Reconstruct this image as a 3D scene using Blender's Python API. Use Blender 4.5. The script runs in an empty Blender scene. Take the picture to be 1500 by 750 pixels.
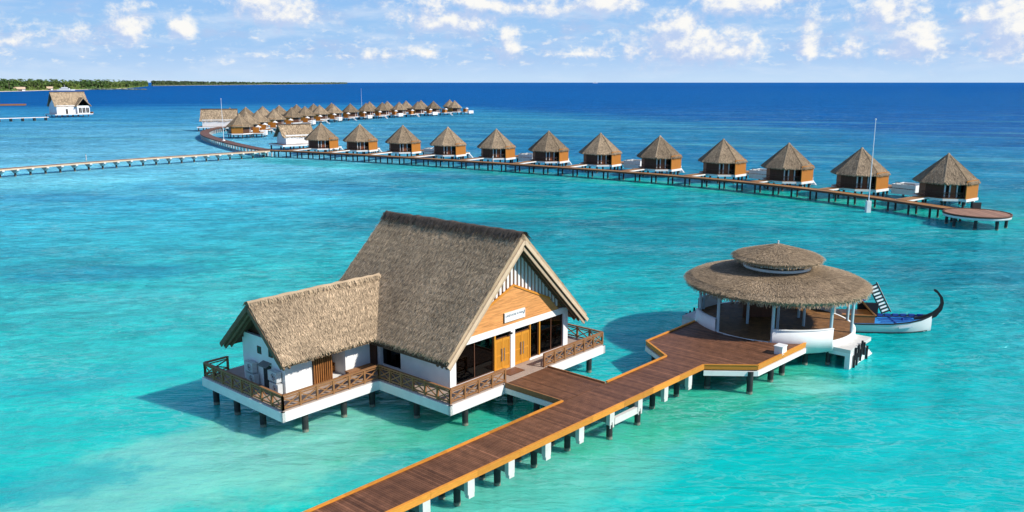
import bpy, math, random
import numpy as np
from mathutils import Vector, Matrix
R = math.radians
rng = np.random.default_rng(7); random.seed(7)
S = bpy.context.scene
COL = S.collection

# ------------------------------------------------------------------ camera, sky, sun, exposure
F, CX, CY, HC = 1222.0, 750.0, 375.0, 21.0
PITCH = math.atan(254.5 / F)
cam = bpy.data.cameras.new('camera'); co = bpy.data.objects.new('camera', cam); COL.objects.link(co)
cam.sensor_width = 36.0; cam.lens = F / 1500 * 36.0; cam.clip_start = 0.5; cam.clip_end = 90000
co.location = (0, 0, HC); co.rotation_euler = (math.pi / 2 - PITCH, 0, 0)
S.camera = co
SUN_AZ, SUN_EL = 112.0, 38.0
sl = bpy.data.lights.new('sun', 'SUN'); sl.energy = 5.0; sl.angle = R(0.55); sl.color = (1.0, 0.94, 0.85)
so = bpy.data.objects.new('sun', sl); COL.objects.link(so)
sd = Vector((math.sin(R(SUN_AZ)) * math.cos(R(SUN_EL)), math.cos(R(SUN_AZ)) * math.cos(R(SUN_EL)), math.sin(R(SUN_EL))))
so.rotation_euler = sd.to_track_quat('Z', 'Y').to_euler(); so.location = (60, -20, 80)
S.view_settings.view_transform = 'Standard'; S.view_settings.look = 'None'
S.view_settings.exposure = 0.12; S.view_settings.gamma = 1.0; S.view_settings.use_curve_mapping = False
S.render.engine = 'CYCLES'
S.cycles.max_bounces = 6; S.cycles.transparent_max_bounces = 12; S.cycles.use_denoising = True
S.cycles.caustics_reflective = False; S.cycles.caustics_refractive = False
SKY_STRENGTH = 0.055

def lin(r, g, b):
    f = lambda c: (c / 255 / 12.92) if c <= 10 else ((c / 255 + 0.055) / 1.055) ** 2.4
    return (f(r), f(g), f(b), 1.0)

class NT:
    """small helper to write node graphs"""
    def __init__(s, tree): s.t = tree; s.n = tree.nodes; s.l = tree.links
    def new(s, typ, **kw):
        n = s.n.new(typ)
        for k, v in kw.items(): setattr(n, k, v)
        return n
    def put(s, sock, v):
        if isinstance(v, bpy.types.NodeSocket): s.l.new(v, sock)
        elif v is not None: sock.default_value = v
    def m(s, op, a, b=None, c=None, clamp=False):
        n = s.new('ShaderNodeMath', operation=op, use_clamp=clamp)
        s.put(n.inputs[0], a)
        if b is not None: s.put(n.inputs[1], b)
        if c is not None: s.put(n.inputs[2], c)
        return n.outputs[0]
    def vm(s, op, a, b=None):
        n = s.new('ShaderNodeVectorMath', operation=op); s.put(n.inputs[0], a)
        if b is not None: s.put(n.inputs[1], b)
        return n.outputs['Value'] if op in ('LENGTH', 'DOT_PRODUCT') else n.outputs[0]
    def noise(s, vec, scale, detail=4, rough=0.55, dist=0.0):
        n = s.new('ShaderNodeTexNoise'); s.put(n.inputs['Vector'], vec)
        n.inputs['Scale'].default_value = scale; n.inputs['Detail'].default_value = detail
        n.inputs['Roughness'].default_value = rough; n.inputs['Distortion'].default_value = dist
        return n.outputs['Fac']
    def rng(s, v, a, b, c=0.0, d=1.0, smooth=True):
        n = s.new('ShaderNodeMapRange', interpolation_type='SMOOTHSTEP' if smooth else 'LINEAR')
        s.put(n.inputs[0], v)
        for i, x in enumerate((a, b, c, d)): s.put(n.inputs[i + 1], x)
        return n.outputs[0]
    def mix(s, fac, a, b, mode='MIX'):
        n = s.new('ShaderNodeMix', data_type='RGBA', blend_type=mode)
        s.put(n.inputs[0], fac); s.put(n.inputs[6], a); s.put(n.inputs[7], b)
        return n.outputs[2]
    def xyz(s, x, y, z):
        n = s.new('ShaderNodeCombineXYZ'); s.put(n.inputs[0], x); s.put(n.inputs[1], y); s.put(n.inputs[2], z)
        return n.outputs[0]
    def sep(s, v):
        n = s.new('ShaderNodeSeparateXYZ'); s.put(n.inputs[0], v); return n.outputs
    def ramp(s, fac, stops, interp='LINEAR'):
        n = s.new('ShaderNodeValToRGB'); s.put(n.inputs[0], fac); cr = n.color_ramp; cr.interpolation = interp
        while len(cr.elements) < len(stops): cr.elements.new(0.5)
        for e, (p, c) in zip(cr.elements, stops): e.position = p; e.color = c
        return n.outputs[0]

# ---- world: Nishita sky with cumulus by direction (azimuth / elevation in degrees)
W = bpy.data.worlds.new('World'); S.world = W; W.use_nodes = True
w = NT(W.node_tree); w.n.clear()
sky = w.new('ShaderNodeTexSky', sky_type='NISHITA'); sky.sun_disc = False
sky.sun_elevation = R(SUN_EL); sky.sun_rotation = R(SUN_AZ)
sky.air_density = 1.0; sky.dust_density = 0.4; sky.ozone_density = 2.5; sky.altitude = 0
tc = w.new('ShaderNodeTexCoord')
dx, dy, dz = w.sep(tc.outputs['Generated'])
az = w.m('MULTIPLY', w.m('ARCTAN2', dx, dy), 57.29578)
el = w.m('MULTIPLY', w.m('ARCSINE', dz), 57.29578)
def pix_dir(px, py):
    d = (px - CX, F, -(py - CY)); c, s = math.cos(PITCH), math.sin(PITCH)
    x, y, z = d[0], d[1] * c + d[2] * s, -d[1] * s + d[2] * c
    L = math.sqrt(x * x + y * y + z * z)
    return math.degrees(math.atan2(x, y)), math.degrees(math.asin(z / L))
CLOUDS = [  # centre and radii in pixels of the photograph, weight
    (1010, 68, 62, 40, 1.0), (1000, 40, 30, 26, .9), (1065, 74, 45, 24, .9), (930, 70, 26, 22, .8), (745, 66, 17, 26, .9),
    (660, 32, 75, 20, .9), (405, 22, 52, 28, 1.0), (192, 45, 24, 26, .9), (268, 42, 18, 20, .85), (90, 58, 60, 14, .55),
    (550, 80, 40, 10, .55), (1185, 68, 13, 24, .8), (1335, 58, 36, 40, 1.0), (1300, 20, 45, 26, .85), (1240, 72, 34, 16, .6),
    (1475, 48, 40, 44, 1.0), (1440, 22, 24, 16, .8), (880, 8, 60, 20, .85), (1090, 12, 70, 22, .75), (690, 6, 60, 16, .8),
    (850, 78, 40, 10, .6), (1310, 78, 40, 10, .6), (620, 78, 18, 12, .6), (780, 12, 70, 22, .5), (20, 62, 30, 10, .6), (1440, 78, 40, 8, .5),
    (-200, 30, 90, 40, 1.0), (-420, 60, 60, 40, 1.0), (1700, 50, 70, 40, 1.0), (1900, 30, 90, 40, 1.0)]
def cloud_field(a, e):
    wp = w.xyz(a, w.m('MULTIPLY', e, 1.25), 3.7)
    n1 = w.noise(wp, 0.55, 7, 0.6, 0.25)
    n2 = w.noise(wp, 1.7, 5, 0.6)
    bill = w.m('ADD', w.m('MULTIPLY', w.m('SUBTRACT', n1, 0.5), 2.5), w.m('MULTIPLY', w.m('SUBTRACT', n2, 0.5), 1.3))
    best = None
    for (px, py, rx, ry, wt) in CLOUDS:
        ca, ce = pix_dir(px, py); ra, re = rx * 0.054, ry * 0.054
        qa = w.m('DIVIDE', w.m('SUBTRACT', a, ca), ra); qe = w.m('DIVIDE', w.m('SUBTRACT', e, ce), re)
        qe = w.m('MAXIMUM', qe, w.m('MULTIPLY', qe, -1.5))
        v = w.m('MULTIPLY', w.m('SUBTRACT', 1.25, w.m('SQRT', w.m('ADD', w.m('MULTIPLY', qa, qa), w.m('MULTIPLY', qe, qe)))), wt)
        best = v if best is None else w.m('SMOOTH_MAX', best, v, 0.15)
    return w.m('ADD', w.m('MAXIMUM', best, -0.45), bill)
d0 = cloud_field(az, el)
d1 = cloud_field(w.m('ADD', az, 0.55), w.m('ADD', el, 0.60))
cov = w.rng(d0, -0.08, 0.85)
lit = w.rng(w.m('SUBTRACT', d0, d1), -0.42, 0.80)
K = 1.0 / SKY_STRENGTH / 2 ** 0.12
def kc(r, g, b): c = lin(r, g, b); return (c[0] * K, c[1] * K, c[2] * K, 1)
cloud_col = w.mix(lit, kc(190, 209, 242), kc(255, 253, 248))
# thin stratus and soft grey-blue banks
sv = w.xyz(az, w.m('MULTIPLY', el, 4.2), 11.0)
st = w.rng(w.noise(sv, 0.22, 6, 0.6, 0.3), 0.44, 0.75)
bank = w.rng(w.noise(w.xyz(az, w.m('MULTIPLY', el, 2.6), 2.0), 0.33, 6, 0.62), 0.50, 0.70)
clear = w.ramp(w.m('DIVIDE', el, 14.0, clamp=True), [(0.0, kc(184, 218, 250)), (0.06, kc(172, 208, 249)), (0.25, kc(160, 203, 247)), (0.45, kc(142, 192, 246)), (1.0, kc(92, 152, 228))])
base = w.mix(0.96, sky.outputs[0], clear)
base = w.mix(w.rng(el, 14, 45), base, w.mix(0.25, sky.outputs[0], kc(58, 118, 214)))
base = w.mix(w.m('MULTIPLY', st, 0.65), base, kc(208, 226, 249))
base = w.mix(w.rng(el, 0.0, 2.0, 0.6, 0.0), base, kc(206, 228, 250))
puff = w.noise(w.xyz(az, w.m('MULTIPLY', el, 2.0), 21.0), 1.0, 7, 0.62, 0.2)
puff_c = w.m('MULTIPLY', w.rng(puff, 0.50, 0.74), w.m('MULTIPLY', w.rng(el, 0.7, 1.5), w.rng(el, 2.2, 4.2, 1.0, 0.25)))
puff2 = w.noise(w.xyz(w.m('ADD', az, 0.35), w.m('MULTIPLY', w.m('ADD', el, 0.35), 2.0), 21.0), 1.0, 7, 0.62, 0.2)
puff_col = w.mix(w.rng(w.m('SUBTRACT', puff, puff2), -0.12, 0.14), kc(188, 210, 243), kc(250, 250, 248))
base = w.mix(w.m('MULTIPLY', bank, w.rng(el, 0.4, 2.5, 0.15, 0.7)), base, kc(178, 201, 238))
base = w.mix(w.m('MULTIPLY', puff_c, 0.8), base, puff_col)
final = w.mix(w.m('MULTIPLY', cov, w.rng(el, 0.1, 1.6, 0.25, 0.95)), base, cloud_col)
final = w.mix(w.rng(el, -1.5, -0.2), sky.outputs[0], final)
bg = w.new('ShaderNodeBackground'); bg.inputs[1].default_value = SKY_STRENGTH
w.put(bg.inputs[0], final)
wo = w.new('ShaderNodeOutputWorld'); w.put(wo.inputs[0], bg.outputs[0])

# ------------------------------------------------------------------ surveying helpers
def at(px, py, z):
    """point at height z on the sight line through a pixel of the photograph"""
    d = (px - CX, F, -(py - CY)); c, s = math.cos(PITCH), math.sin(PITCH)
    x, y, zz = d[0], d[1] * c + d[2] * s, -d[1] * s + d[2] * c
    t = (z - HC) / zz
    return Vector((x * t, y * t, z))
AU = R(41.5)
UX = Vector((math.sin(AU), math.cos(AU), 0)); VX = Vector((-math.cos(AU), math.sin(AU), 0))
A0 = at(660, 608, 1.25); A0.z = 0
ROT_H = math.pi / 2 - AU
def uv(P): d = P - A0; return (d.dot(UX), d.dot(VX))
def wl(u, v, z): return A0 + UX * u + VX * v + Vector((0, 0, z))

# ------------------------------------------------------------------ materials
def mat(name, col, rough=0.7, n_scale=0, n_amt=0.25, n_vec=(1, 1, 1), bump=0.0, b_scale=0, spec=0.3, rnd=0.0, col2=None, metallic=0.0):
    m = bpy.data.materials.new(name); m.use_nodes = True
    t = NT(m.node_tree); b = t.n['Principled BSDF']
    b.inputs['Roughness'].default_value = rough; b.inputs['Specular IOR Level'].default_value = spec
    b.inputs['Metallic'].default_value = metallic
    at_ = t.new('ShaderNodeAttribute', attribute_name='tint')
    base = t.new('ShaderNodeRGB'); base.outputs[0].default_value = (*col[:3], 1)
    c = base.outputs[0]
    tcn = t.new('ShaderNodeTexCoord')
    if n_scale:
        v = t.vm('MULTIPLY', tcn.outputs['Object'], n_vec)
        n = t.noise(v, n_scale, 5, 0.6)
        if col2: c = t.mix(t.rng(n, 0.35, 0.7), c, (*col2[:3], 1))
        else:
            k = t.rng(n, 0.25, 0.75, 1 - n_amt, 1 + n_amt, smooth=False)
            c = t.mix(1.0, c, t.xyz(k, k, k), 'MULTIPLY')
    f = at_.outputs['Fac']
    if rnd:
        oi = t.new('ShaderNodeObjectInfo'); f = t.m('MULTIPLY', f, t.rng(oi.outputs['Random'], 0, 1, 1 - rnd, 1 + rnd, smooth=False))
    c = t.mix(1.0, c, t.xyz(f, f, f), 'MULTIPLY')
    t.put(b.inputs['Base Color'], c)
    if bump:
        bn = t.new('ShaderNodeBump'); bn.inputs['Strength'].default_value = bump; bn.inputs['Distance'].default_value = 0.03
        t.put(bn.inputs['Height'], t.noise(t.vm('MULTIPLY', tcn.outputs['Object'], n_vec), b_scale or n_scale * 2, 4, 0.6))
        t.put(b.inputs['Normal'], bn.outputs[0])
    return m
M = {}
M['thatch'] = mat('thatch', (.43, .325, .215), .95, 0.45, .26, spec=.05, rnd=.10)
M['thatch_old'] = mat('weathered_thatch', (.355, .27, .18), .95, 0.5, .25, spec=.05, rnd=.24)
M['thatch_dark'] = mat('thatch_ridge', (.13, .10, .08), .95, 3, .4, spec=.05)
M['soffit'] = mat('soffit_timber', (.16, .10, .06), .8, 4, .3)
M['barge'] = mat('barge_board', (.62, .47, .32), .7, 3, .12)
M['white'] = mat('white_render', (.80, .80, .785), .75, 0.9, .09, bump=.15, b_scale=9)
M['white_trim'] = mat('white_trim', (.79, .79, .77), .6, 1.1, .10)
M['deck_brown'] = mat('dark_decking', (.170, .076, .040), .55, 2.2, .35, (1, 1, 1), bump=.3, b_scale=14, spec=.25)
M['pavilion_floor'] = mat('pavilion_boards', (.23, .115, .045), .6, 2.0, .3, spec=.25)
M['deck_pale'] = mat('weathered_decking', (.34, .19, .125), .65, 2.0, .2, spec=.2)
M['deck_gold'] = mat('golden_decking', (.34, .165, .055), .6, 2.0, .3, spec=.25)
M['deck_grey'] = mat('grey_terrace', (.36, .28, .23), .7, 2.0, .15)
M['orange'] = mat('orange_board', (.62, .245, .032), .55, 3, .16, (1, 1, 4))
M['panel'] = mat('gable_cladding', (.64, .29, .095), .55, 1.6, .42, (.6, .6, 9), bump=.25, b_scale=4)
M['backing'] = mat('backing_timber', (.40, .19, .075), .7, 3, .2)
M['door'] = mat('door_timber', (.62, .27, .03), .45, 3, .14, (6, 6, .8))
M['rail'] = mat('railing_timber', (.29, .135, .055), .6, 3, .2)
M['rail_dark'] = mat('dark_railing', (.085, .038, .025), .6, 3, .2)
M['villa_wood'] = mat('villa_timber', (.13, .055, .03), .6, 2, .3, (5, 5, .6))
M['villa_door'] = mat('villa_door_timber', (.30, .085, .03), .5, 3, .2, (5, 5, .6))
M['screen'] = mat('timber_screen', (.43, .165, .024), .55, 2.2, .18, (7, 7, .4))
M['pile'] = mat('dark_pile', (.035, .035, .036), .6, 2, .4)
def tide(m):   # pale crust of barnacles round the waterline
    t = NT(m.node_tree); b = t.n['Principled BSDF']; src = b.inputs['Base Color'].links[0].from_socket
    tcn = t.new('ShaderNodeTexCoord'); z = t.sep(tcn.outputs['Object'])[2]; n = t.noise(tcn.outputs['Object'], 6, 4, .6)
    q = t.m('ADD', z, t.m('MULTIPLY', t.m('SUBTRACT', n, .5), .22)); f = t.m('MULTIPLY', t.rng(q, -.05, .04), t.rng(q, .10, .24, 1, 0))
    t.put(b.inputs['Base Color'], t.mix(t.m('MULTIPLY', f, .75), src, (.30, .31, .24, 1)))
tide(M['pile'])
M['concrete'] = mat('pale_concrete', (.62, .61, .58), .8, 1.6, .14, bump=.2, b_scale=8)
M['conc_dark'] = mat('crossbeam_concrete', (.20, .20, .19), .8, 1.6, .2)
M['metal'] = mat('brushed_metal', (.55, .55, .55), .35, metallic=.8)
M['pole'] = mat('white_pole', (.75, .77, .80), .4)
M['aircon'] = mat('aircon_casing', (.58, .60, .60), .5, 4, .06)
M['black'] = mat('black_rubber', (.015, .015, .017), .6)
M['dark'] = mat('dark_interior', (.03, .024, .02), .7, 2, .3)
M['sofa'] = mat('orange_cushion', (.42, .15, .03), .8, 6, .15)
M['skin'] = mat('skin', (.23, .12, .07), .6)
M['hair'] = mat('black_hair', (.02, .017, .015), .6)
M['cloth_white'] = mat('white_cloth', (.78, .78, .76), .9)
M['cloth_dark'] = mat('dark_cloth', (.05, .05, .06), .9)
M['blue'] = mat('boat_blue', (.035, .27, .68), .5, 1.2, .15)
M['blue_dark'] = mat('navy_canvas', (.02, .08, .32), .7)
M['hull'] = mat('hull_white', (.72, .75, .74), .4, .8, .06)
M['hull_base'] = mat('hull_antifoul', (.06, .035, .03), .6)
M['boat_wood'] = mat('boat_timber', (.30, .12, .035), .45, 3, .25)
M['sign_blue'] = mat('sign_lettering', (.03, .10, .16), .5)
M['purple'] = mat('plum_ring', (.10, .015, .06), .5)
M['teal'] = mat('teal_column', (.42, .55, .60), .6)
M['sand'] = mat('beach_sand', (.66, .58, .44), .9, .02, .1)
M['rock'] = mat('mossy_rock', (.10, .12, .08), .9, .05, .4)
M['leaf'] = mat('palm_leaf', (.055, .11, .025), .7, .01, .5, rnd=.35, col2=(.11, .15, .03))
M['leaf_far'] = mat('far_wood_leaf', (.07, .115, .055), .8, .006, .5, col2=(.10, .14, .05))
M['trunk'] = mat('palm_trunk', (.20, .16, .12), .9, 2, .3)
def glass_mat():
    m = bpy.data.materials.new('tinted_glass'); m.use_nodes = True; t = NT(m.node_tree); t.n.clear()
    tr = t.new('ShaderNodeBsdfTransparent'); tr.inputs[0].default_value = (.20, .20, .20, 1)
    gl = t.new('ShaderNodeBsdfGlossy'); gl.inputs['Roughness'].default_value = .03; gl.inputs[0].default_value = (.75, .8, .8, 1)
    fr = t.new('ShaderNodeFresnel'); fr.inputs[0].default_value = 1.45
    mx = t.new('ShaderNodeMixShader'); t.put(mx.inputs[0], t.m('MULTIPLY', fr.outputs[0], .8)); t.put(mx.inputs[1], tr.outputs[0]); t.put(mx.inputs[2], gl.outputs[0])
    o = t.new('ShaderNodeOutputMaterial'); t.put(o.inputs[0], mx.outputs[0]); return m
M['glass'] = glass_mat()

# ------------------------------------------------------------------ mesh builder
class MB:
    def __init__(s): s.v = []; s.f = []; s.t = []; s.mi = []; s.n = 0; s.smooth = []
    def raw(s, V, Fc, tint=1.0, mi=0, smooth=False):
        V = [tuple(p) for p in V]
        s.v += V; s.f += [tuple(i + s.n for i in f) for f in Fc]; s.n += len(V)
        s.t += (list(tint) if hasattr(tint, '__len__') else [tint] * len(Fc)); s.mi += [mi] * len(Fc); s.smooth += [smooth] * len(Fc)
        return s
    def box(s, a, b, tint=1.0, mi=0):
        x0, y0, z0 = a; x1, y1, z1 = b
        V = [(x0, y0, z0), (x1, y0, z0), (x1, y1, z0), (x0, y1, z0), (x0, y0, z1), (x1, y0, z1), (x1, y1, z1), (x0, y1, z1)]
        return s.raw(V, [(3, 2, 1, 0), (4, 5, 6, 7), (0, 1, 5, 4), (1, 2, 6, 5), (2, 3, 7, 6), (3, 0, 4, 7)], tint, mi)
    def beam(s, p, q, wd, h, tint=1.0, mi=0, up=(0, 0, 1)):
        p = Vector(p); q = Vector(q); d = (q - p).normalized(); up = Vector(up)
        if abs(d.dot(up)) > .999: up = Vector((0, 1, 0))
        x = d.cross(up).normalized() * wd / 2; y = x.cross(d).normalized() * h / 2
        V = [p - x - y, p + x - y, p + x + y, p - x + y, q - x - y, q + x - y, q + x + y, q - x + y]
        return s.raw(V, [(3, 2, 1, 0), (4, 5, 6, 7), (0, 1, 5, 4), (1, 2, 6, 5), (2, 3, 7, 6), (3, 0, 4, 7)], tint, mi)
    def cyl(s, p, q, r0, r1=None, n=10, tint=1.0, mi=0, cap=True):
        r1 = r0 if r1 is None else r1
        p = Vector(p); q = Vector(q); d = (q - p).normalized(); up = Vector((0, 0, 1)) if abs(d.z) < .99 else Vector((1, 0, 0))
        x = d.cross(up).normalized(); y = d.cross(x)
        V = []
        for c, r in ((p, r0), (q, r1)):
            for i in range(n): a = 2 * math.pi * i / n; V.append(c + x * r * math.cos(a) + y * r * math.sin(a))
        Fc = [(i, i + n, (i + 1) % n + n, (i + 1) % n) for i in range(n)]
        s.raw(V, Fc, tint, mi, True)
        if cap: s.raw(V, [tuple(range(n)), tuple(range(2 * n - 1, n - 1, -1))], tint, mi)
        return s
    def prism(s, poly, z0, z1, tint=1.0, mi=0):
        """poly: list of (x, y) counter-clockwise"""
        n = len(poly); V = [(x, y, z0) for x, y in poly] + [(x, y, z1) for x, y in poly]
        return s.raw(V, [tuple(range(n - 1, -1, -1)), tuple(range(n, 2 * n))] + [(i, (i + 1) % n, (i + 1) % n + n, i + n) for i in range(n)], tint, mi)
    def wallpoly(s, poly, v0, v1, tint=1.0, mi=0):
        """poly in (x, z), extruded along y from v0 to v1"""
        n = len(poly); V = [(x, v0, z) for x, z in poly] + [(x, v1, z) for x, z in poly]
        return s.raw(V, [tuple(range(n)), tuple(range(2 * n - 1, n - 1, -1))] + [(i, i + n, (i + 1) % n + n, (i + 1) % n) for i in range(n)], tint, mi)
    def wallpoly_x(s, poly, x0, x1, tint=1.0, mi=0):
        """poly in (y, z), extruded along x"""
        n = len(poly); V = [(x0, y, z) for y, z in poly] + [(x1, y, z) for y, z in poly]
        return s.raw(V, [tuple(range(n)), tuple(range(2 * n - 1, n - 1, -1))] + [(i, i + n, (i + 1) % n + n, (i + 1) % n) for i in range(n)], tint, mi)
    def lathe(s, prof, n=64, tint=1.0, mi=0, a0=0, a1=2 * math.pi, smooth=True, c=(0, 0)):
        full = abs(a1 - a0 - 2 * math.pi) < 1e-6; k = n if full else n + 1
        V = []
        for r, z in prof:
            for i in range(k): a = a0 + (a1 - a0) * i / n; V.append((c[0] + r * math.cos(a), c[1] + r * math.sin(a), z))
        Fc = []
        for j in range(len(prof) - 1):
            for i in range(n): i2 = (i + 1) % k; Fc.append((j * k + i, j * k + i2, (j + 1) * k + i2, (j + 1) * k + i))
        return s.raw(V, Fc, tint, mi, smooth)
    def strips(s, P, D, Sd, N, L, wd, lift0, lift1, tint, mi=0):
        """many thin straw strips: base P, direction D, side Sd, normal N (arrays)"""
        n = len(P); L = L[:, None]; wd = wd[:, None]
        a = P - Sd * wd / 2 + N * lift0[:, None]; b = P + Sd * wd / 2 + N * lift0[:, None]
        c = P + D * L + Sd * wd * .3 + N * lift1[:, None]; d = P + D * L - Sd * wd * .3 + N * lift1[:, None]
        V = np.stack([a, b, c, d], 1).reshape(-1, 3)
        Fc = [(4 * i, 4 * i + 1, 4 * i + 2, 4 * i + 3) for i in range(n)]
        return s.raw(V.tolist(), Fc, tint.tolist(), mi)
    def build(s, name, mats, parent=None, loc=None):
        me = bpy.data.meshes.new(name)
        me.from_pydata(s.v, [], s.f)
        for k in (mats if isinstance(mats, (list, tuple)) else [mats]): me.materials.append(M[k] if isinstance(k, str) else k)
        me.polygons.foreach_set('material_index', s.mi); me.polygons.foreach_set('use_smooth', s.smooth)
        a = me.attributes.new('tint', 'FLOAT', 'FACE'); a.data.foreach_set('value', [float(x) for x in s.t])
        me.update()
        o = bpy.data.objects.new(name, me); COL.objects.link(o)
        if parent is not None: o.parent = parent
        if loc is not None: o.location = loc
        return o
def tag(o, label=None, cat=None, group=None, kind=None):
    if label: o['label'] = label
    if cat: o['category'] = cat
    if group: o['group'] = group
    if kind: o['kind'] = kind
    return o
def empty(name, loc, rz=0.0, label=None, cat=None, group=None):
    o = bpy.data.objects.new(name, None); COL.objects.link(o); o.location = loc; o.rotation_euler = (0, 0, rz); o.empty_display_size = .5
    return tag(o, label, cat, group)
KIDS = {}
def copy_tree(o, parent=None):
    c = o.copy(); COL.objects.link(c)
    if parent is not None: c.parent = parent
    for ch in [x for x in bpy.data.objects if x.parent == o and x not in KIDS.get('skip', ())]: copy_tree(ch, c)
    return c
def uni(a, b, n): return rng.uniform(a, b, n)
def straw_tint(n, lo=.46, hi=1.45): return np.clip(rng.normal((lo + hi) / 2, (hi - lo) / 3.2, n), lo * .7, hi * 1.15)

# ------------------------------------------------------------------ thatch
def thatch_slope(mb, r0, r1, e0, e1, thick=.32, dens=110, L=(.2, .42), wd=(.02, .045), fringe=44, tint=1.0):
    r0, r1, e0, e1 = [np.array(p, float) for p in (r0, r1, e0, e1)]
    N = np.cross(r1 - r0, e0 - r0); N /= np.linalg.norm(N)
    if N[2] < 0: N = -N
    lo = [p - N * thick for p in (r0, r1, e1, e0)]; hi = [r0, r1, e1, e0]
    nrm = np.cross(hi[1] - hi[0], hi[3] - hi[0])
    q = [(0, 1, 2, 3), (7, 6, 5, 4), (0, 4, 5, 1), (1, 5, 6, 2), (2, 6, 7, 3), (3, 7, 4, 0)]
    if nrm[2] < 0: q = [f[::-1] for f in q]
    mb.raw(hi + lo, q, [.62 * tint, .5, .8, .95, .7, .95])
    Ls = np.linalg.norm(e0 - r0); Lr = (np.linalg.norm(r1 - r0) + np.linalg.norm(e1 - e0)) / 2
    n = int(dens * Ls * Lr)
    s = rng.random(n); t = rng.random(n) ** .96 * .985
    a = r0 + (r1 - r0) * s[:, None]; b = e0 + (e1 - e0) * s[:, None]
    P = a + (b - a) * t[:, None]; D = (b - a); D /= np.linalg.norm(D, axis=1)[:, None]
    side = np.cross(N, D); side /= np.linalg.norm(side, axis=1)[:, None]
    yaw = rng.normal(0, .16, n); D2 = D * np.cos(yaw)[:, None] + side * np.sin(yaw)[:, None]; S2 = np.cross(N, D2)
    Nn = np.tile(N, (n, 1))
    # rows of courses read as faint bands
    tn = straw_tint(n) * tint * (1 + .10 * np.sin(t * Ls / .55 * 2 * np.pi))
    mb.strips(P, D2, S2, Nn, uni(*L, n), uni(*wd, n), uni(.0, .03, n), uni(.01, .085, n), tn)
    m = int(fringe * np.linalg.norm(e1 - e0))
    s = rng.random(m); P = e0 + (e1 - e0) * s[:, None] - N * uni(0, thick, m)[:, None]
    dd = (e0 - r0) / Ls; D = np.tile(dd, (m, 1)) + np.c_[rng.normal(0, .12, m), rng.normal(0, .12, m), -uni(.1, .7, m)]
    D /= np.linalg.norm(D, axis=1)[:, None]; Sd = np.tile((e1 - e0) / np.linalg.norm(e1 - e0), (m, 1))
    mb.strips(P - D * .1, D, Sd, np.cross(D, Sd), uni(.12, .34, m), uni(.03, .07, m), uni(0, .02, m), uni(0, .03, m), straw_tint(m, .45, 1.2) * tint)
    for (a_, b_, sg) in ((r0, e0, -1.0), (r1, e1, 1.0)):   # loose straw along the verges
        m = int(26 * Ls); s = rng.random(m); out = (r1 - r0) / np.linalg.norm(r1 - r0) * sg
        P = a_ + (b_ - a_) * s[:, None] - N * uni(0, thick * .8, m)[:, None] - out * .12
        D = np.tile(dd, (m, 1)) + out * uni(.1, .75, m)[:, None]; D /= np.linalg.norm(D, axis=1)[:, None]; Sd = np.cross(D, N)
        mb.strips(P, D, Sd, np.tile(N, (m, 1)), uni(.14, .34, m), uni(.025, .06, m), uni(0, .03, m), uni(0, .06, m), straw_tint(m, .5, 1.3) * tint)
def ridge_cap(mb, p, q, r=.32, n=30, tint=1.0, drop=.5):
    p = Vector(p); q = Vector(q); d = (q - p).normalized(); x = d.cross(Vector((0, 0, 1))).normalized()
    sec = [(-r * 1.5, -r * 1.25), (-r * .9, -r * .3), (-r * .4, r * .2), (0, r * .35), (r * .4, r * .2), (r * .9, -r * .3), (r * 1.5, -r * 1.25)]
    V = []; k = len(sec); L = (q - p).length; st = max(2, int(L / .5))
    for i in range(st + 1):
        c = p + d * (L * i / st); j = random.uniform(-.04, .05)
        V += [c + x * a * (1 + j) + Vector((0, 0, b + j)) for a, b in sec]
    mb.raw(V, [(i * k + j, (i + 1) * k + j, (i + 1) * k + j + 1, i * k + j + 1) for i in range(st) for j in range(k - 1)], tint)
    m = int(n * L); s = rng.random(m); sg = np.where(rng.random(m) < .5, -1.0, 1.0)
    X = np.array(x); P = np.array(p) + np.array(q - p) * s[:, None] + X * (sg * uni(.1, r * 1.3, m))[:, None] + np.array([0, 0, -.05])
    D = X * (sg * .7)[:, None] + np.array([0, 0, -.75]) + np.array(d) * rng.normal(0, .2, m)[:, None]
    D /= np.linalg.norm(D, axis=1)[:, None]; Sd = np.tile(np.array(d), (m, 1)); Nn = np.cross(D, Sd) ; Nn[Nn[:, 2] < 0] *= -1
    mb.strips(P, D, Sd, Nn, uni(.2, drop, m), uni(.03, .065, m), uni(.04, .08, m), uni(.02, .07, m), straw_tint(m, .5, 1.4) * tint)
def railing_run(parent, p, q, h=.92, bay=1.15, m='rail', name='railing', th=.105, posts=True):
    """timber balustrade with crossed bays; posts are sub-parts"""
    p = Vector(p); q = Vector(q); d = q - p; n = max(1, round(d.length / bay)); mb = MB(); z = Vector((0, 0, 1))
    mb.beam(p + z * h, q + z * h, th * 1.6, th * .9); mb.beam(p + z * (h - .16), q + z * (h - .16), th * .6, th * .6)
    mb.beam(p + z * .12, q + z * .12, th * .7, th * .8)
    for i in range(n):
        a = p + d * (i / n); b = p + d * ((i + 1) / n)
        mb.beam(a + z * .15, b + z * (h - .18), th * .5, th * .7); mb.beam(a + z * (h - .18), b + z * .15, th * .45, th * .68)
    o = mb.build(name, m, parent)
    if posts:
        pm = MB().box((-th * .6, -th * .6, 0), (th * .6, th * .6, h + .03))
        first = None
        for i in range(n + 1):
            c = p + d * (i / n)
            if first is None: first = pm.build('post', m, o); k = first
            else: k = first.copy(); COL.objects.link(k); k.parent = o
            k.location = c
    return o
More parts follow.
